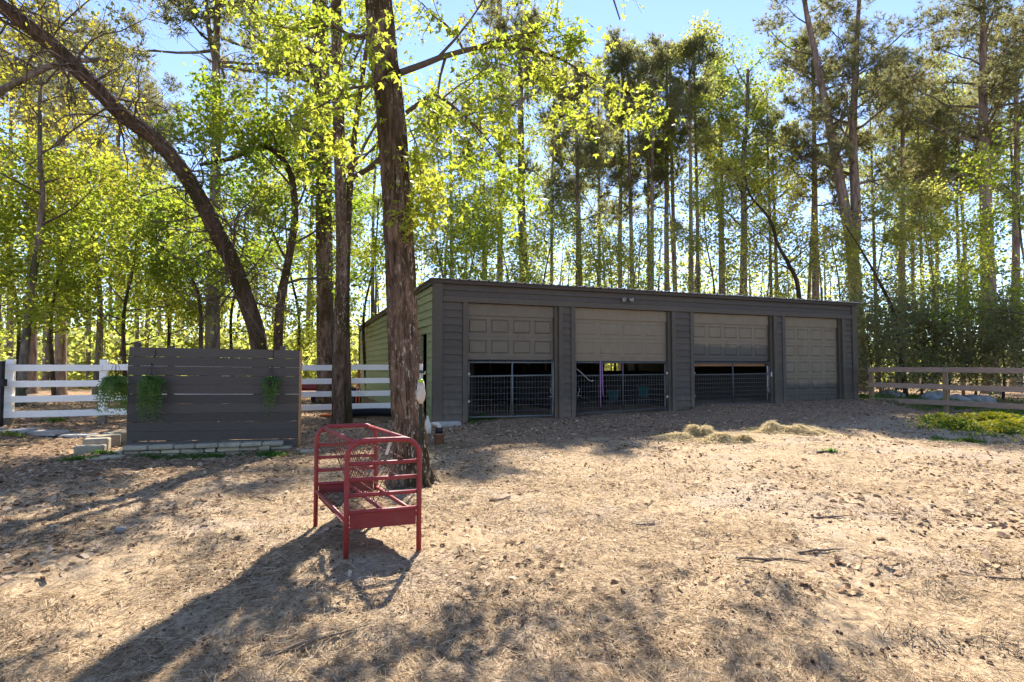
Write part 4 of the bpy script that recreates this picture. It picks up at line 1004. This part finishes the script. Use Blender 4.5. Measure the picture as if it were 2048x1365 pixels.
def leaf_geo(P, size, rng, lobes=1, up=.55):
    n = len(P); N_ = rng.normal(0, 1, (n, 3)); N_[:, 2] += up * 1.6; N_ /= np.linalg.norm(N_, axis=1)[:, None]
    D = rng.normal(0, 1, (n, 3)); D[:, 2] -= .35; D -= N_ * (D * N_).sum(1)[:, None]; D /= np.linalg.norm(D, axis=1)[:, None]
    S = np.cross(N_, D); sz = (size * rng.uniform(.4, 1.4, n))[:, None]
    if lobes == 1:
        V = np.stack([P, P + D * sz * .5 + S * sz * .34 + N_ * sz * .10, P + D * sz, P + D * sz * .5 - S * sz * .34 + N_ * sz * .10], 1)
        return V.reshape(-1, 3), np.arange(n)[:, None] * 4 + np.array([0, 1, 2, 3])
    vs_ = [P]; fc = []
    for k, a in enumerate((-1.05, 0, 1.05)):
        d = D * math.cos(a) + S * math.sin(a); s = np.cross(N_, d); ln = .95 if k == 1 else .75
        vs_ += [P + d * sz * .42 * ln + s * sz * .20, P + d * sz * ln - N_ * sz * .12, P + d * sz * .42 * ln - s * sz * .20]
        fc.append((0, 1 + 3 * k, 2 + 3 * k, 3 + 3 * k))
    V = np.stack(vs_, 1); o = np.arange(n)[:, None] * 10
    return V.reshape(-1, 3), np.concatenate([o + np.array(f) for f in fc])

def needle_geo(P, D, rng, per=9, length=.26, width=.012):
    n = len(P); P = np.repeat(P, per, 0); D = np.repeat(D, per, 0) * .9 + rng.normal(0, .62, (n * per, 3)); D[:, 2] += .15; D /= np.linalg.norm(D, axis=1)[:, None]
    S = np.cross(D, rng.normal(0, 1, (n * per, 3))); S /= np.linalg.norm(S, axis=1)[:, None]
    L_ = (length * rng.uniform(.6, 1.2, n * per))[:, None]
    V = np.stack([P - S * width, P + S * width, P + D * L_], 1).reshape(-1, 3)
    return V, np.arange(n * per)[:, None] * 3 + np.array([0, 1, 2])

def along(tw, npr, rng, t0=.2, jit=.12):
    """random points along polylines tw (k,m,3)"""
    tw = np.asarray(tw, float); k, m, _ = tw.shape; tt = rng.uniform(t0, 1, (k, npr)) * (m - 1); i = np.minimum(tt.astype(int), m - 2); f = (tt - i)[..., None]
    a = np.take_along_axis(tw, i[..., None].repeat(3, -1), 1); b = np.take_along_axis(tw, (i + 1)[..., None].repeat(3, -1), 1)
    P = (a * (1 - f) + b * f).reshape(-1, 3); return P + rng.normal(0, jit, P.shape), (b - a).reshape(-1, 3)

def tree_path(spec, d, H):
    pts = []
    for q in spec:
        dd = q[2] if len(q) > 2 else d; pts.append(W(q[0], q[1], dd))
    b = pts[0]; pts[0] = Vector((b.x, b.y, gz(b.x, b.y) - .12))
    if H and pts[-1].z < H:
        dr = (pts[-1] - pts[-2]).normalized() if len(pts) > 1 else Vector((0, 0, 1)); dr = (dr * .5 + Vector((0, 0, 1))).normalized()
        pts.append(pts[-1] + dr * ((H - pts[-1].z) / dr.z))
    return pts

def rel(arr, o): return np.asarray(arr, float) - np.array([o.x, o.y, o.z])

def finish_tree(name, label, cat, group, base, trunk_vf, wood, leaves, barkm, twigm, leafm, crown='crown'):
    r = empty(name, base); tag(r, label, cat, group)
    for vf in trunk_vf: put('trunk', npmesh('trunk', rel(vf[0], base), vf[1], barkm, True), r)
    if wood.v:
        wood.v = [(v[0] - base.x, v[1] - base.y, v[2] - base.z) for v in wood.v]; wood.build('limbs', twigm, r, True)["kind"] = 'stuff'
    if leaves is not None and len(leaves[0]): put(crown, npmesh(crown, rel(leaves[0], base), leaves[1], leafm), r)
    return r

def sub_branches(rng, wood, pts, r, n2, l2, n3, l3, twigs, droop=-.02, start=.25, side=4):
    """secondary branches and twigs off one limb; twig polylines go to twigs"""
    for k in range(n2):
        t = start + (1 - start) * (k + rng.random()) / n2; f = t * (len(pts) - 1); i = min(int(f), len(pts) - 2); p = pts[i].lerp(pts[i + 1], f - i); d = (pts[i + 1] - pts[i]).normalized()
        dd = (d * .7 + rv(rng, .6) + Vector((0, 0, .15))).normalized(); L2 = l2 * rng.uniform(.6, 1.2) * (1.1 - .5 * t)
        q, d2 = walk(rng, p, dd, L2, 4, .16, droop); r2 = max(.006, r * (1 - .7 * t) * .55)
        wood.tube(q, [r2, r2 * .8, r2 * .6, r2 * .45, r2 * .25], side, False)
        for m in range(n3):
            tt = .25 + .75 * (m + rng.random()) / n3; g = tt * 4; i2 = min(int(g), 3); pp = q[i2].lerp(q[i2 + 1], g - i2)
            w, _ = walk(rng, pp, ((q[i2 + 1] - q[i2]).normalized() * .6 + rv(rng, .65)).normalized(), l3 * rng.uniform(.5, 1.2), 3, .2, droop * 2)
            wood.tube(w, [r2 * .35, r2 * .3, r2 * .2, .002], 3, False); twigs.append([tuple(v) for v in w])

def deciduous(name, label, spec, d, H, dia, crown_z, spread, leafm, seed, n1=12, n2=6, n3=5, lp=16, leaf=.12, barkm='bark_far', group=None, l2=None, jit=.16, trunk_side=12, ups=.5, extra=None, cat='tree', r1f=.25, lobes=1):
    rng = random.Random(seed); nr = np.random.default_rng(seed); path = tree_path(spec, d, H)
    base = Vector((path[0].x, path[0].y, gz(path[0].x, path[0].y)))
    P = resample(path, 26); L_ = sum((b - a).length for a, b in zip(P[:-1], P[1:]))
    tv = bark_trunk(path, dia / 2, dia / 2 * r1f, seed, trunk_side, .16, dia * .03, .35)
    wood = MB(); twigs = []
    ok = [i for i, p in enumerate(P) if p.z > crown_z]; i0 = ok[0] if ok else len(P) - 6
    for k in range(n1):
        f = i0 + (len(P) - 1.2 - i0) * (k + rng.random() * .8) / n1; i = min(int(f), len(P) - 2); p = P[i].lerp(P[i + 1], f - i); t = f / (len(P) - 1)
        az = k * 2.4 + rng.uniform(-.5, .5); el = rng.uniform(.1, .7) + ups * (t - .4)
        L1 = spread * rng.uniform(.65, 1.1) * (1.12 - .6 * (f - i0) / max(1, len(P) - i0)); r1 = dia / 2 * (1 - (1 - r1f) * t) * .42
        q, _ = walk(rng, p, (math.cos(az) * math.cos(el), math.sin(az) * math.cos(el), math.sin(el)), L1, 6, .12, .03)
        wood.tube(q, [r1, r1 * .85, r1 * .7, r1 * .55, r1 * .42, r1 * .3, r1 * .15], 6, False)
        sub_branches(rng, wood, q, r1, n2, l2 or spread * .45, n3, spread * .22, twigs, -.015)
    lv = None
    if lp and twigs:
        pts, _ = along(twigs, int(lp * 1.6), nr, .1, jit); lv = leaf_geo(pts, leaf * 1.2, nr, lobes)
    if extra is not None:
        e = leaf_geo(extra(nr), leaf, nr, lobes); lv = (np.concatenate([lv[0], e[0]]), np.concatenate([lv[1], e[1] + len(lv[0])]))
    return finish_tree(name, label, cat, group, base, [tv], wood, lv, M[barkm], M['twig'], M[leafm])

def pine(label, spec, d, H, dia, crown_z, spread, seed, n1=26, tufts=5, group=None, barkm='bark_pine', extra_stems=(), name='pine_tree', needle=.34, nw=.018, bare=5, per=8):
    rng = random.Random(seed); nr = np.random.default_rng(seed); path = tree_path(spec, d, H)
    base = Vector((path[0].x, path[0].y, gz(path[0].x, path[0].y)))
    tv = [bark_trunk(path, dia / 2, dia / 2 * .28, seed, 14, .2, dia * .025, .25)]; wood = MB(); twigs = []
    stems = [resample(path, 30)]
    for sp, dd, HH, di in extra_stems:
        pp = [W(q[0], q[1], q[2] if len(q) > 2 else dd) for q in sp]
        if pp[-1].z < HH: dr = ((pp[-1] - pp[-2]).normalized() * .5 + Vector((0, 0, 1))).normalized(); pp.append(pp[-1] + dr * ((HH - pp[-1].z) / dr.z))
        tv.append(bark_trunk(pp, di / 2, di / 2 * .3, seed + 5, 12, .2, di * .025, 0)); stems.append(resample(pp, 30))
    for P in stems:
        ok = [i for i, p in enumerate(P) if p.z > crown_z]; i0 = ok[0] if ok else 20
        nn = n1 if len(stems) == 1 else int(n1 * .7)
        for k in range(nn):
            u = (k + rng.random() * .9) / nn; f = i0 + (len(P) - 1.05 - i0) * u; i = min(int(f), len(P) - 2); p = P[i].lerp(P[i + 1], f - i)
            az = k * 2.4 + rng.uniform(-.7, .7); el = rng.uniform(-.15, .35) + .5 * u
            L1 = spread * rng.uniform(.5, 1.1) * (1.05 - .68 * u ** 1.5) * (.75 if u < .12 else 1); r1 = max(.018, dia * .13 * (1 - .7 * u))
            q, _ = walk(rng, p, (math.cos(az) * math.cos(el), math.sin(az) * math.cos(el), math.sin(el)), L1, 6, .14, .05)
            wood.tube(q, [r1, r1 * .85, r1 * .7, r1 * .55, r1 * .42, r1 * .3, r1 * .2], 5, False)
            sub_branches(rng, wood, q, r1, 5, spread * .32, 4, spread * .17, twigs, .03, .35)
        for k in range(bare):       # dead stubs below the crown
            f = i0 * (.45 + .5 * rng.random()); i = int(f); p = P[i].lerp(P[i + 1], f - i); az = rng.uniform(0, 6.28)
            q, _ = walk(rng, p, (math.cos(az), math.sin(az), rng.uniform(-.3, .3)), spread * rng.uniform(.25, .7), 5, .2, -.03); r1 = dia * .05
            wood.tube(q, [r1, r1 * .8, r1 * .6, r1 * .4, r1 * .3, .004], 4, False)
    pts, D = along(twigs, int(tufts * 1.25), nr, .3, .13); D /= (np.linalg.norm(D, axis=1)[:, None] + 1e-9)
    return finish_tree(name, label, 'tree', group, base, tv, wood, needle_geo(pts, D, nr, per, needle, nw), M[barkm], M['bark_far'], M['needle'])

def copy_tree(src, label, px, d, sc, rz, group):
    p = W(px, 740, d); r = src.copy(); COL.objects.link(r); r.location = (p.x, p.y, gz(p.x, p.y) - .05); r.rotation_euler = (0, 0, rz); r.scale = (sc, sc, sc); tag(r, label, None, group)
    for ch in src.children:
        c = ch.copy(); COL.objects.link(c); c.parent = r
    return r

# --- the big foreground trunk
def big_tree():
    rng = random.Random(2); nr = np.random.default_rng(2)
    spec = [(826, 968), (822, 900), (816, 820), (808, 700), (803, 600), (797, 480), (790, 340), (779, 200), (766, 90), (756, 0), (744, -120), (736, -260), (738, -420)]
    path = [W(px, py, 7.9) for px, py in spec]; path[0].z = gz(path[0].x, path[0].y) - .12; base = Vector((path[0].x, path[0].y, gz(path[0].x, path[0].y)))
    tv = bark_trunk(path, .212, .155, 4, 120, .018, .048, .85, 5, ((1.72, 3.0, .10, .05), (3.9, 3.1, .16, .03), (5.0, 2.6, .2, .03)))
    wood = MB(); twigs = []
    limbs = [([(800, 146, 7.9), (850, 128, 8.0), (905, 108, 8.2), (1000, 92, 8.6), (1120, 118, 9.0), (1230, 190, 9.3)], .05, 12, 1.25),
             ([(812, 226, 7.9), (840, 205, 7.9), (868, 190, 7.8), (905, 212, 7.7), (960, 262, 7.6), (1010, 330, 7.5)], .03, 8, .9),
             ([(770, -60, 7.9), (860, -150, 8.2), (980, -170, 8.8), (1110, -120, 9.4), (1200, -60, 9.9), (1240, 40, 10.2)], .06, 9, 1.2),
             ([(752, 70, 7.9), (705, 72, 7.8), (660, 52, 7.6), (600, 60, 7.4), (545, 50, 7.2)], .03, 4, .8),
             ([(772, 158, 7.9), (735, 172, 7.7), (690, 180, 7.5), (640, 214, 7.3), (570, 235, 7.1)], .026, 4, .7),
             ([(742, -200, 7.9), (820, -260, 8.8), (900, -240, 9.8), (960, -150, 10.6), (1000, -40, 11.0)], .05, 9, 1.4),
             ([(820, 260, 7.9), (836, 300, 7.8), (842, 370, 7.8), (850, 430, 7.8)], .012, 4, .4)]
    for sp, r, n2, l2 in limbs:
        q = resample([W(*s) for s in sp], 12); wood.tube(q, [r * (1 - .8 * i / 11) for i in range(12)], 8, False)
        sub_branches(rng, wood, q, r, int(n2 * (.8 if sp[1][1] < -100 else 1.6)), l2 * 1.15, 8, .6, twigs, -.10, .12, 5)
    pts, _ = along(twigs, 14, nr, .05, .055); lv = leaf_geo(pts, .078, nr, 3)
    finish_tree('broadleaf_tree', 'large mossy barked trunk in the foreground beside the red feeder', 'tree', None, base, [tv], wood, lv, M['bark'], M['twig'], M['leaf_lime'])
big_tree()

# --- the leaning tree behind the dark screen
def leaning_tree():
    rng = random.Random(8); nr = np.random.default_rng(8)
    spec = [(528, 800, 13.2), (518, 692, 13.1), (492, 600, 13.0), (461, 518, 12.8), (431, 461, 12.6), (395, 390, 12.4), (354, 328, 12.2), (308, 277, 12.0), (251, 236, 11.8), (205, 190, 11.6), (149, 133, 11.4), (102, 87, 11.2), (41, 41, 11.0), (-40, -20, 10.8), (-160, -120, 10.5)]
    path = [W(*s) for s in spec]; path[0].z = gz(path[0].x, path[0].y) - .12; base = Vector((path[0].x, path[0].y, gz(path[0].x, path[0].y)))
    tv = bark_trunk(path, .19, .125, 14, 56, .04, .022, .3, 4)
    wood = MB(); twigs = []; P = resample(path, 60)
    for k in range(110):
        i = rng.randint(15, 57); p = P[i]; L1 = rng.uniform(.7, 2.4); dn = rng.random() < .6
        d = Vector((rng.gauss(0, .8), rng.gauss(-.1, .7), (-.5 if dn else .7) + rng.gauss(0, .4)))
        q, _ = walk(rng, p, d, L1, 7, .26, -.04 if dn else .02); r = rng.uniform(.012, .032)
        wood.tube(q, [r * (1 - .8 * j / 7) for j in range(8)], 4, False); sub_branches(rng, wood, q, r, 5, L1 * .5, 4, .4, twigs, -.03, .15, 3)
    q = resample([P[33], W(240, 215, 11.6), W(160, 250, 11.2), (W(60, 330, 10.8))], 8); wood.tube(q, [.03 - .003 * j for j in range(8)], 5, False)
    pts, _ = along(twigs, 1, nr, .6, .04); lv = leaf_geo(pts[nr.random(len(pts)) < .35], .07, nr)
    finish_tree('leaning_tree', 'dark trunk leaning far left over the screen with bare tangled twigs', 'tree', None, base, [tv], wood, lv, M['bark_moss'], M['twig'], M['leaf_gold'])
leaning_tree()

def ivy_on(spec, d, r, n, z0, z1):
    def f(nr):
        path = resample(tree_path(spec, d, z1), 40); C = np.array([tuple(p) for p in path]); i = nr.integers(0, 39, n); P = C[i] + (C[np.minimum(i + 1, 39)] - C[i]) * nr.random((n, 1))
        cl = vnoise(np.stack([P[:, 2] * 1.3, 0 * i, 0 * i], 1), 5); a = nr.uniform(0, 6.28, n); rr_ = r + np.abs(nr.normal(0, .16, n)) * (1 + cl)
        P = P + np.stack([np.cos(a) * rr_, np.sin(a) * rr_, nr.normal(0, .1, n)], 1); return P[(P[:, 2] > z0) & (cl > -.35)]
    return f
s4 = [(650, 806), (651, 700), (650, 560), (648, 400), (645, 200), (640, 0), (636, -150)]
deciduous('broadleaf_tree', 'thick dark trunk wrapped in leaves behind the white fence, centre left', s4, 17.0, 13.4, .52, 6.5, 3.4, 'leaf_lime', 31, 11, 6, 5, 9, .10, 'bark', extra=ivy_on(s4, 17.0, .26, 1500, 5.0, 14), r1f=.82)
s5 = [(678, 850), (676, 760), (680, 650), (684, 500), (680, 350), (676, 180), (672, 0), (668, -120)]
deciduous('broadleaf_tree', 'slim trunk standing before the white fence, left stem of a pair', s5, 13.7, 10.8, .30, 5.5, 2.6, 'leaf_lime', 33, 9, 5, 5, 9, .078, 'bark', extra=ivy_on(s5, 13.7, .16, 800, 3.6, 11), r1f=.85)
s5b = [(695, 852), (694, 760), (692, 640), (694, 500), (700, 380), (712, 250), (730, 120), (752, -20)]
deciduous('broadleaf_tree', 'slim trunk before the white fence, right stem touching its twin', s5b, 13.8, 10.8, .22, 6.0, 2.4, 'leaf_lime', 34, 8, 5, 5, 8, .078, 'bark_moss', r1f=.4)
s3 = [(552, 790), (556, 690), (562, 600), (577, 520), (590, 430), (580, 345), (545, 300), (510, 297), (460, 318), (400, 330)]
deciduous('broadleaf_tree', 'crooked mossy tree whose limb bends left above the dark screen', s3, 16.0, 0, .30, 3.6, 2.6, 'leaf_green', 35, 16, 6, 5, 15, .10, 'bark_moss', r1f=.35)
deciduous('broadleaf_tree', 'small dark forked tree before the pine behind the dark screen', [(404, 780), (402, 690), (398, 600), (372, 540), (318, 490), (290, 470)], 17.5, 0, .17, 2.8, 2.4, 'leaf_green', 36, 12, 6, 5, 14, .10, 'bark_moss')

# --- woods on the left
LG = 'green understorey trees beyond the white fence'
und = [(30, 22, 8.5, 'leaf_lime', 'leafy tree at the far left edge beyond the black gate'), (110, 20, 7.8, 'leaf_lime', 'low spreading green tree left of the first white fence post gap'), (195, 24, 9.2, 'leaf_green', 'fresh green tree above the second white fence post'),
       (255, 19, 7.0, 'leaf_lime', 'green tree rising just left of the dark screen'), (330, 23, 8.4, 'leaf_lime', 'lime green tree above the left half of the dark screen'), (470, 24, 8.8, 'leaf_lime', 'lime tree between the big pine and the leaning trunk foot'),
       (590, 25, 9.5, 'leaf_lime', 'lime tree seen right of the screen under the leafy trunk'), (735, 25, 9.0, 'leaf_lime', 'lime tree above the back end of the olive wall'), (-60, 19, 9.0, 'leaf_green', 'broad green tree mostly outside the left edge')]
for i, (px, d, H, lm, lab) in enumerate(und):
    deciduous('understorey_tree', lab, [(px, 795), (px + 8 * ((-1) ** i), 640), (px - 14 * ((-1) ** i), 520)], d, H, .16, 1.9 + .5 * (i % 3), 3.0, lm, 50 + i, 13, 6, 5, 14, .11, 'bark_moss', LG, jit=.2)
deciduous('broadleaf_tree', 'golden leaved tree filling the upper left corner', [(40, 800), (60, 600), (85, 420), (80, 300)], 18.0, 12.5, .28, 5.5, 3.6, 'leaf_gold', 70, 13, 6, 5, 6, .10, 'bark_far', jit=.2)
deciduous('broadleaf_tree', 'golden leaved tree lower down behind the leaning trunk', [(190, 800), (200, 600), (180, 440)], 21.0, 10.0, .24, 5.2, 3.2, 'leaf_gold', 71, 10, 6, 5, 6, .11, 'bark_far', jit=.2)
deciduous('broadleaf_tree', 'thick grey limbed tree entering from beyond the left edge', [(-150, 860), (-140, 560), (-100, 330), (-40, 215), (60, 152), (130, 125), (215, 120)], 14.0, 0, .36, 4.6, 2.6, 'leaf_gold', 72, 10, 5, 4, 6, .09, 'bark_far', r1f=.3)
pine('tall pine with forked top rising behind the leaning trunk', [(424, 795), (426, 600), (430, 400), (434, 220), (432, 120), (436, 0)], 20.0, 17.5, .52, 12.0, 3.6, 80, 18, 6, None, 'bark_far', [([(432, 130, 20), (418, 60, 20), (412, -20, 20)], 20, 16.5, .2)], bare=4)
protos_l = []
TG = 'pine trunks in the woods beyond the white fence'
for i, (px, d, dia, lab) in enumerate(((121, 26, .50, 'stout brown trunk beyond the white fence between its two posts'), (62, 27, .5, 'wide grey trunk seen just right of the first white fence post'), (92, 33, .4, 'grey trunk left of the stout brown trunk'), (176, 34, .26, 'thin trunk midway between the white fence posts'),
       (240, 36, .34, 'trunk just right of the second white fence post'), (272, 34, .30, 'slim trunk rising over the top left corner of the screen'), (288, 38, .36, 'paired slim trunk right of the one over the screen corner'), (318, 40, .3, 'far slim trunk above the left part of the screen'), (22, 36, .34, 'far trunk at the left edge behind the fence end'), (505, 38, .3, 'far trunk left of the leaning trunk foot'), (612, 36, .34, 'far trunk seen right of the dark screen'))):
    if i < 4: lp_ = pine(lab, [(px, 790), (px + 2, 500), (px + 4 * (-1) ** i, 250)], d, 17 + i % 4 * 1.5, dia, 10.5, 3.0, 100 + i, 14, 4, TG, bare=4); protos_l.append(lp_)
    else: copy_tree(protos_l[2 + i % 2], lab, px, d, .85 + .07 * (i % 5), i * 1.7, TG)

# --- behind the garage and to the right
pine('pale straight trunk with low bare branches behind the first garage door', [(1050, 700), (1048, 560), (1043, 420), (1042, 300), (1041, 190), (1040, 80)], 29.0, 19.0, .62, 14.5, 2.8, 130, 12, 4, None, 'bark_pale', bare=12)
protos_r = []
PG = 'pines standing behind the garage'
for i, (px, d, H, dia, cz, sp, lab) in enumerate(((905, 34, 16.5, .36, 8, 3.4, 'dark bushy pine behind the big trunk\'s leafy branches'), (1000, 38, 27, .5, 15, 4.2, 'high pine crown at the top centre behind hanging leaves'), (1155, 27, 14.8, .40, 8, 2.9, 'dark straight pine above the middle of the second garage door'),
       (1242, 38, 23.0, .40, 11.5, 3.0, 'tall slim pine right of the floodlight'), (1265, 36, 18, .30, 11, 2.6, 'thin pine just right of the tall slim one by the floodlight'), (1302, 34.5, 20, .34, 12, 2.8, 'pine left of the close pair above the second door\'s right end'),
       (1335, 36, 22, .44, 10, 2.4, 'left trunk of the close pair above the gap between second and third doors'), (1354, 37, 22, .42, 13, 2.8, 'right trunk of the close pair above the gap between second and third doors'), (1380, 33, 20, .34, 13.5, 2.6, 'pale slender pole-like trunk above the left end of the third door'),
       (1632, 33, 20.5, .50, 10.5, 2.8, 'rough pine above the closed door, left of the twin-stemmed pine'), (1804, 33, 19.5, .46, 9.0, 3.2, 'pine standing right of the twin-stemmed pine'), (1872, 36, 17.5, .32, 9, 3.0, 'farther pine between the fence posts at right'),
       (1832, 40, 16.0, .28, 8, 2.6, 'thin far pine left of the fence post at right'), (1942, 38, 19, .36, 10, 3.0, 'far pine just left of the stout pine at the right edge'), (2030, 30, 20, .48, 9.5, 3.4, 'second pine at the right edge, leaning right of the stout one'), (1445, 40, 19, .3, 10, 2.6, 'distant pine above the third garage door'), (1560, 42, 20, .32, 11, 2.8, 'distant pine above the gap left of the closed door'))):
    b = 690 if px < 1720 else 790
    if d >= 35 and px not in (1000, 1872, 1335, 1242): copy_tree(protos_r[i % len(protos_r)], lab, px, d, H / 19.5, i * 2.1, PG); continue
    q_ = pine(lab, [(px, b), (px - 2 + (i % 3) * 2, 480), (px - 4 + (i * 5 % 9), 250)], d, H, dia, cz, sp, 140 + i, 12 if 1290 < px < 1390 else 23, 4 if 1290 < px < 1390 else 5, PG, bare=7)
    if px in (1242, 1302, 1335): protos_r.append(q_)
pine('twin-stemmed pine forking above the right end of the garage', [(1722, 770), (1714, 640), (1704, 500), (1690, 420), (1672, 320), (1645, 180), (1612, 20)], 30.0, 21.5, .78, 10.5, 4.6, 170, 26, 5, None, 'bark_pine', [([(1706, 520, 30), (1712, 430, 30), (1706, 280, 30), (1712, 120, 30), (1718, 0, 30)], 30, 22, .56)], bare=8)
pine('stout pine near the right edge behind the brown fence', [(1982, 800), (1978, 640), (1972, 420), (1966, 220), (1966, 0)], 28.0, 20, .78, 10.5, 4.6, 171, 30, 6, None, bare=7)
deciduous('broadleaf_tree', 'two-stemmed green tree above the third garage door', [(1486, 700), (1487, 560), (1488, 440), (1486, 330), (1494, 240)], 33.0, 19.0, .54, 8.0, 3.4, 'leaf_green', 180, 14, 6, 5, 9, .13, 'bark_far', jit=.22, r1f=.3)
tall_pale = deciduous('broadleaf_tree', 'tall airy pale green tree above the gap between second and third doors', [(1398, 700), (1394, 400), (1390, 200)], 34.0, 21.0, .30, 11.0, 2.8, 'leaf_pale', 181, 17, 6, 5, 11, .14, 'bark_far', jit=.25)
BG_ = 'tall spring hardwoods rising behind the garage'
tall_lime = deciduous('broadleaf_tree', 'tall lime hardwood left of the pale straight trunk', [(965, 700), (968, 400), (960, 250)], 33.0, 18.5, .30, 7.0, 3.4, 'leaf_lime', 185, 17, 6, 5, 10, .13, 'bark_far', BG_, jit=.25)
copy_tree(tall_lime, 'tall lime hardwood between the pale straight trunk and the dark straight pine', 1105, 36, 1.0, 2.0, BG_)
copy_tree(tall_lime, 'tall lime hardwood seen over the olive wall left of the big trunk', 745, 34, .95, 4.1, BG_)
for px_, d_, sc_, rz_, lab_ in ((1200, 38, 1.0, 1.1, 'tall pale hardwood just left of the floodlight'), (1300, 39, 1.08, 2.7, 'tall pale hardwood behind the slim pines right of the floodlight'), (1450, 37, .98, 3.9, 'tall pale hardwood left of the two-stemmed green tree'), (1545, 36, .9, 5.2, 'tall pale hardwood over the gap left of the closed door'),
                                (1755, 37, .95, .6, 'tall pale hardwood right behind the twin-stemmed pine'), (1850, 35, .85, 1.9, 'tall pale hardwood between the two pines over the brown fence'), (1925, 38, 1.0, 3.2, 'tall pale hardwood left of the stout pine'), (2040, 36, .95, 4.6, 'tall pale hardwood at the right edge behind the second pine')):
    copy_tree(tall_pale, lab_, px_, d_, sc_, rz_, BG_)
deciduous('broadleaf_tree', 'crooked dark tree with sparse leaves above the left edge of the closed door', [(1608, 700), (1598, 590), (1578, 530), (1556, 490), (1540, 440), (1500, 390)], 23.5, 9.5, .26, 4.8, 3.0, 'leaf_gold', 182, 13, 6, 5, 4, .10, 'bark_moss', jit=.18)
deciduous('fallen_tree', 'dead trunk leaning right above the start of the brown fence', [(1812, 740), (1790, 640), (1762, 570), (1722, 500), (1690, 450)], 21.5, 0, .18, 4.0, 1.2, 'leaf_pale', 183, 6, 3, 2, 0, .1, 'bark_moss')
MG = 'young pale green trees behind the garage'
mids = [(880, 21, 8.8, 'leaf_lime', 'lime sapling above the left corner of the garage'), (945, 23, 7.9, 'leaf_lime', 'lime sapling above the first garage door'), (1010, 27, 9.5, 'leaf_lime', 'lime young tree left of the pale straight trunk'), (1095, 25, 8.2, 'leaf_pale', 'pale young tree right of the pale straight trunk'),
        (1190, 27, 7.6, 'leaf_pale', 'pale young tree right of the dark straight pine'), (1275, 28, 7.4, 'leaf_pale', 'low pale tree above the floodlight'), (1420, 26, 9.5, 'leaf_pale', 'pale green young tree left of the two-stemmed green tree'), (1545, 28, 8.0, 'leaf_pale', 'pale young tree behind the crooked dark tree'), (1670, 28, 8.0, 'leaf_pale', 'pale young tree left of the twin-stemmed pine'),
        (1760, 26, 8.6, 'leaf_pale', 'pale young tree over the start of the brown fence'), (1860, 26, 9.2, 'leaf_pale', 'pale young tree over the brown fence post'), (1925, 25, 8.0, 'leaf_lime', 'lime young tree left of the stout pine'), (2050, 18, 8.0, 'leaf_lime', 'bright leafed young tree cut by the right edge')]
for i, (px, d, H, lm, lab) in enumerate(mids):
    deciduous('young_tree', lab, [(px, 720), (px + 10 * (-1) ** i, 600), (px - 8 * (-1) ** i, 480)], d, H, .13, 2.4 if px > 1700 else 3.2, 2.3, lm, 200 + i, 12, 6, 5, 10 if px > 1020 else 12, .095, 'bark_far', MG, jit=.22)
HG = 'evergreen shrubs behind the brown fence'
for i, (px, d, H, lab) in enumerate(((1740, 21.5, 3.0, 'grey green shrub hard against the right end of the garage'), (1790, 22.5, 3.7, 'shrub with dark hollow behind the first bay of the brown fence'), (1842, 23.0, 3.2, 'shrub behind the small boulder and brown fence'), (1895, 22.5, 4.0, 'tall shrub behind the brown fence post'),
                                     (1950, 23.5, 4.0, 'shrub left of the stout pine foot'), (2005, 22.0, 3.4, 'shrub right of the stout pine foot'), (2065, 20.5, 3.6, 'shrub cut by the right edge behind the brown fence'))):
    deciduous('evergreen_shrub', lab, [(px, 800), (px + 4, 740), (px - 3, 690)], d, H, .10, .5, 1.9, 'leaf_holly', 240 + i, 15, 6, 5, 9, .085, 'bark_moss', HG, jit=.26, trunk_side=8, cat='shrub')

# --- the woods farther back, one mass
def far_woods():
    nr = np.random.default_rng(99); rng = random.Random(99); wood = MB(); PT = []
    for k in range(210):
        a = rng.uniform(-.95, .95); d = rng.uniform(46, 85); x = d * math.tan(a) * .98; z = gz(x, d); H = rng.uniform(11, 19); r = rng.uniform(.11, .24)
        q, _ = walk(rng, (x, d, z - .3), (0, 0, 1), H, 6, .03, .1); wood.tube(q, [r, r * .9, r * .8, r * .65, r * .5, r * .3, r * .1], 5, False)
        n = int(rng.uniform(230, 380)); lo = .12 if x < 2 else .16
        c = np.array([tuple(q[0].lerp(q[-1], t)) for t in nr.uniform(lo, 1, n) ** .9]); cl = nr.normal(0, 1, (n, 3)) * np.array([1.9, 1.9, .8]); PT.append(c + cl)
    for k in range(760):         # undergrowth
        a = rng.uniform(-.95, .95); d = rng.uniform(40, 80); x = d * math.tan(a) * .98; z = gz(x, d); n = 90
        PT.append(np.array([x, d, z + rng.uniform(.5, 3.2 if x < 0 else 2.4)]) + nr.normal(0, 1, (n, 3)) * np.array([1.9, 1.5, 1.0]))
    for k in range(300):         # thicker brush beyond the white fence
        d = rng.uniform(33, 48); x = d * rng.uniform(-1.0, -.12); z = gz(x, d)
        PT.append(np.array([x, d, z + rng.uniform(.3, 2.6)]) + nr.normal(0, 1, (80, 3)) * np.array([1.5, 1.2, .8]))
    PT = np.concatenate(PT); PT = np.repeat(PT, 2, 0) + nr.normal(0, .25, (len(PT) * 2, 3)); PT = PT[nr.random(len(PT)) < .55]; V, Fq = leaf_geo(PT, .38, nr)
    w = wood.build('woodland', [M['bark_far'], M['leaf_green']], None, True); tag(w, 'distant spring woods closing the view behind everything', 'woods', kind='stuff')
    f = put('far_foliage', npmesh('far_foliage', V, Fq, M['leaf_pale']), w)
far_woods()
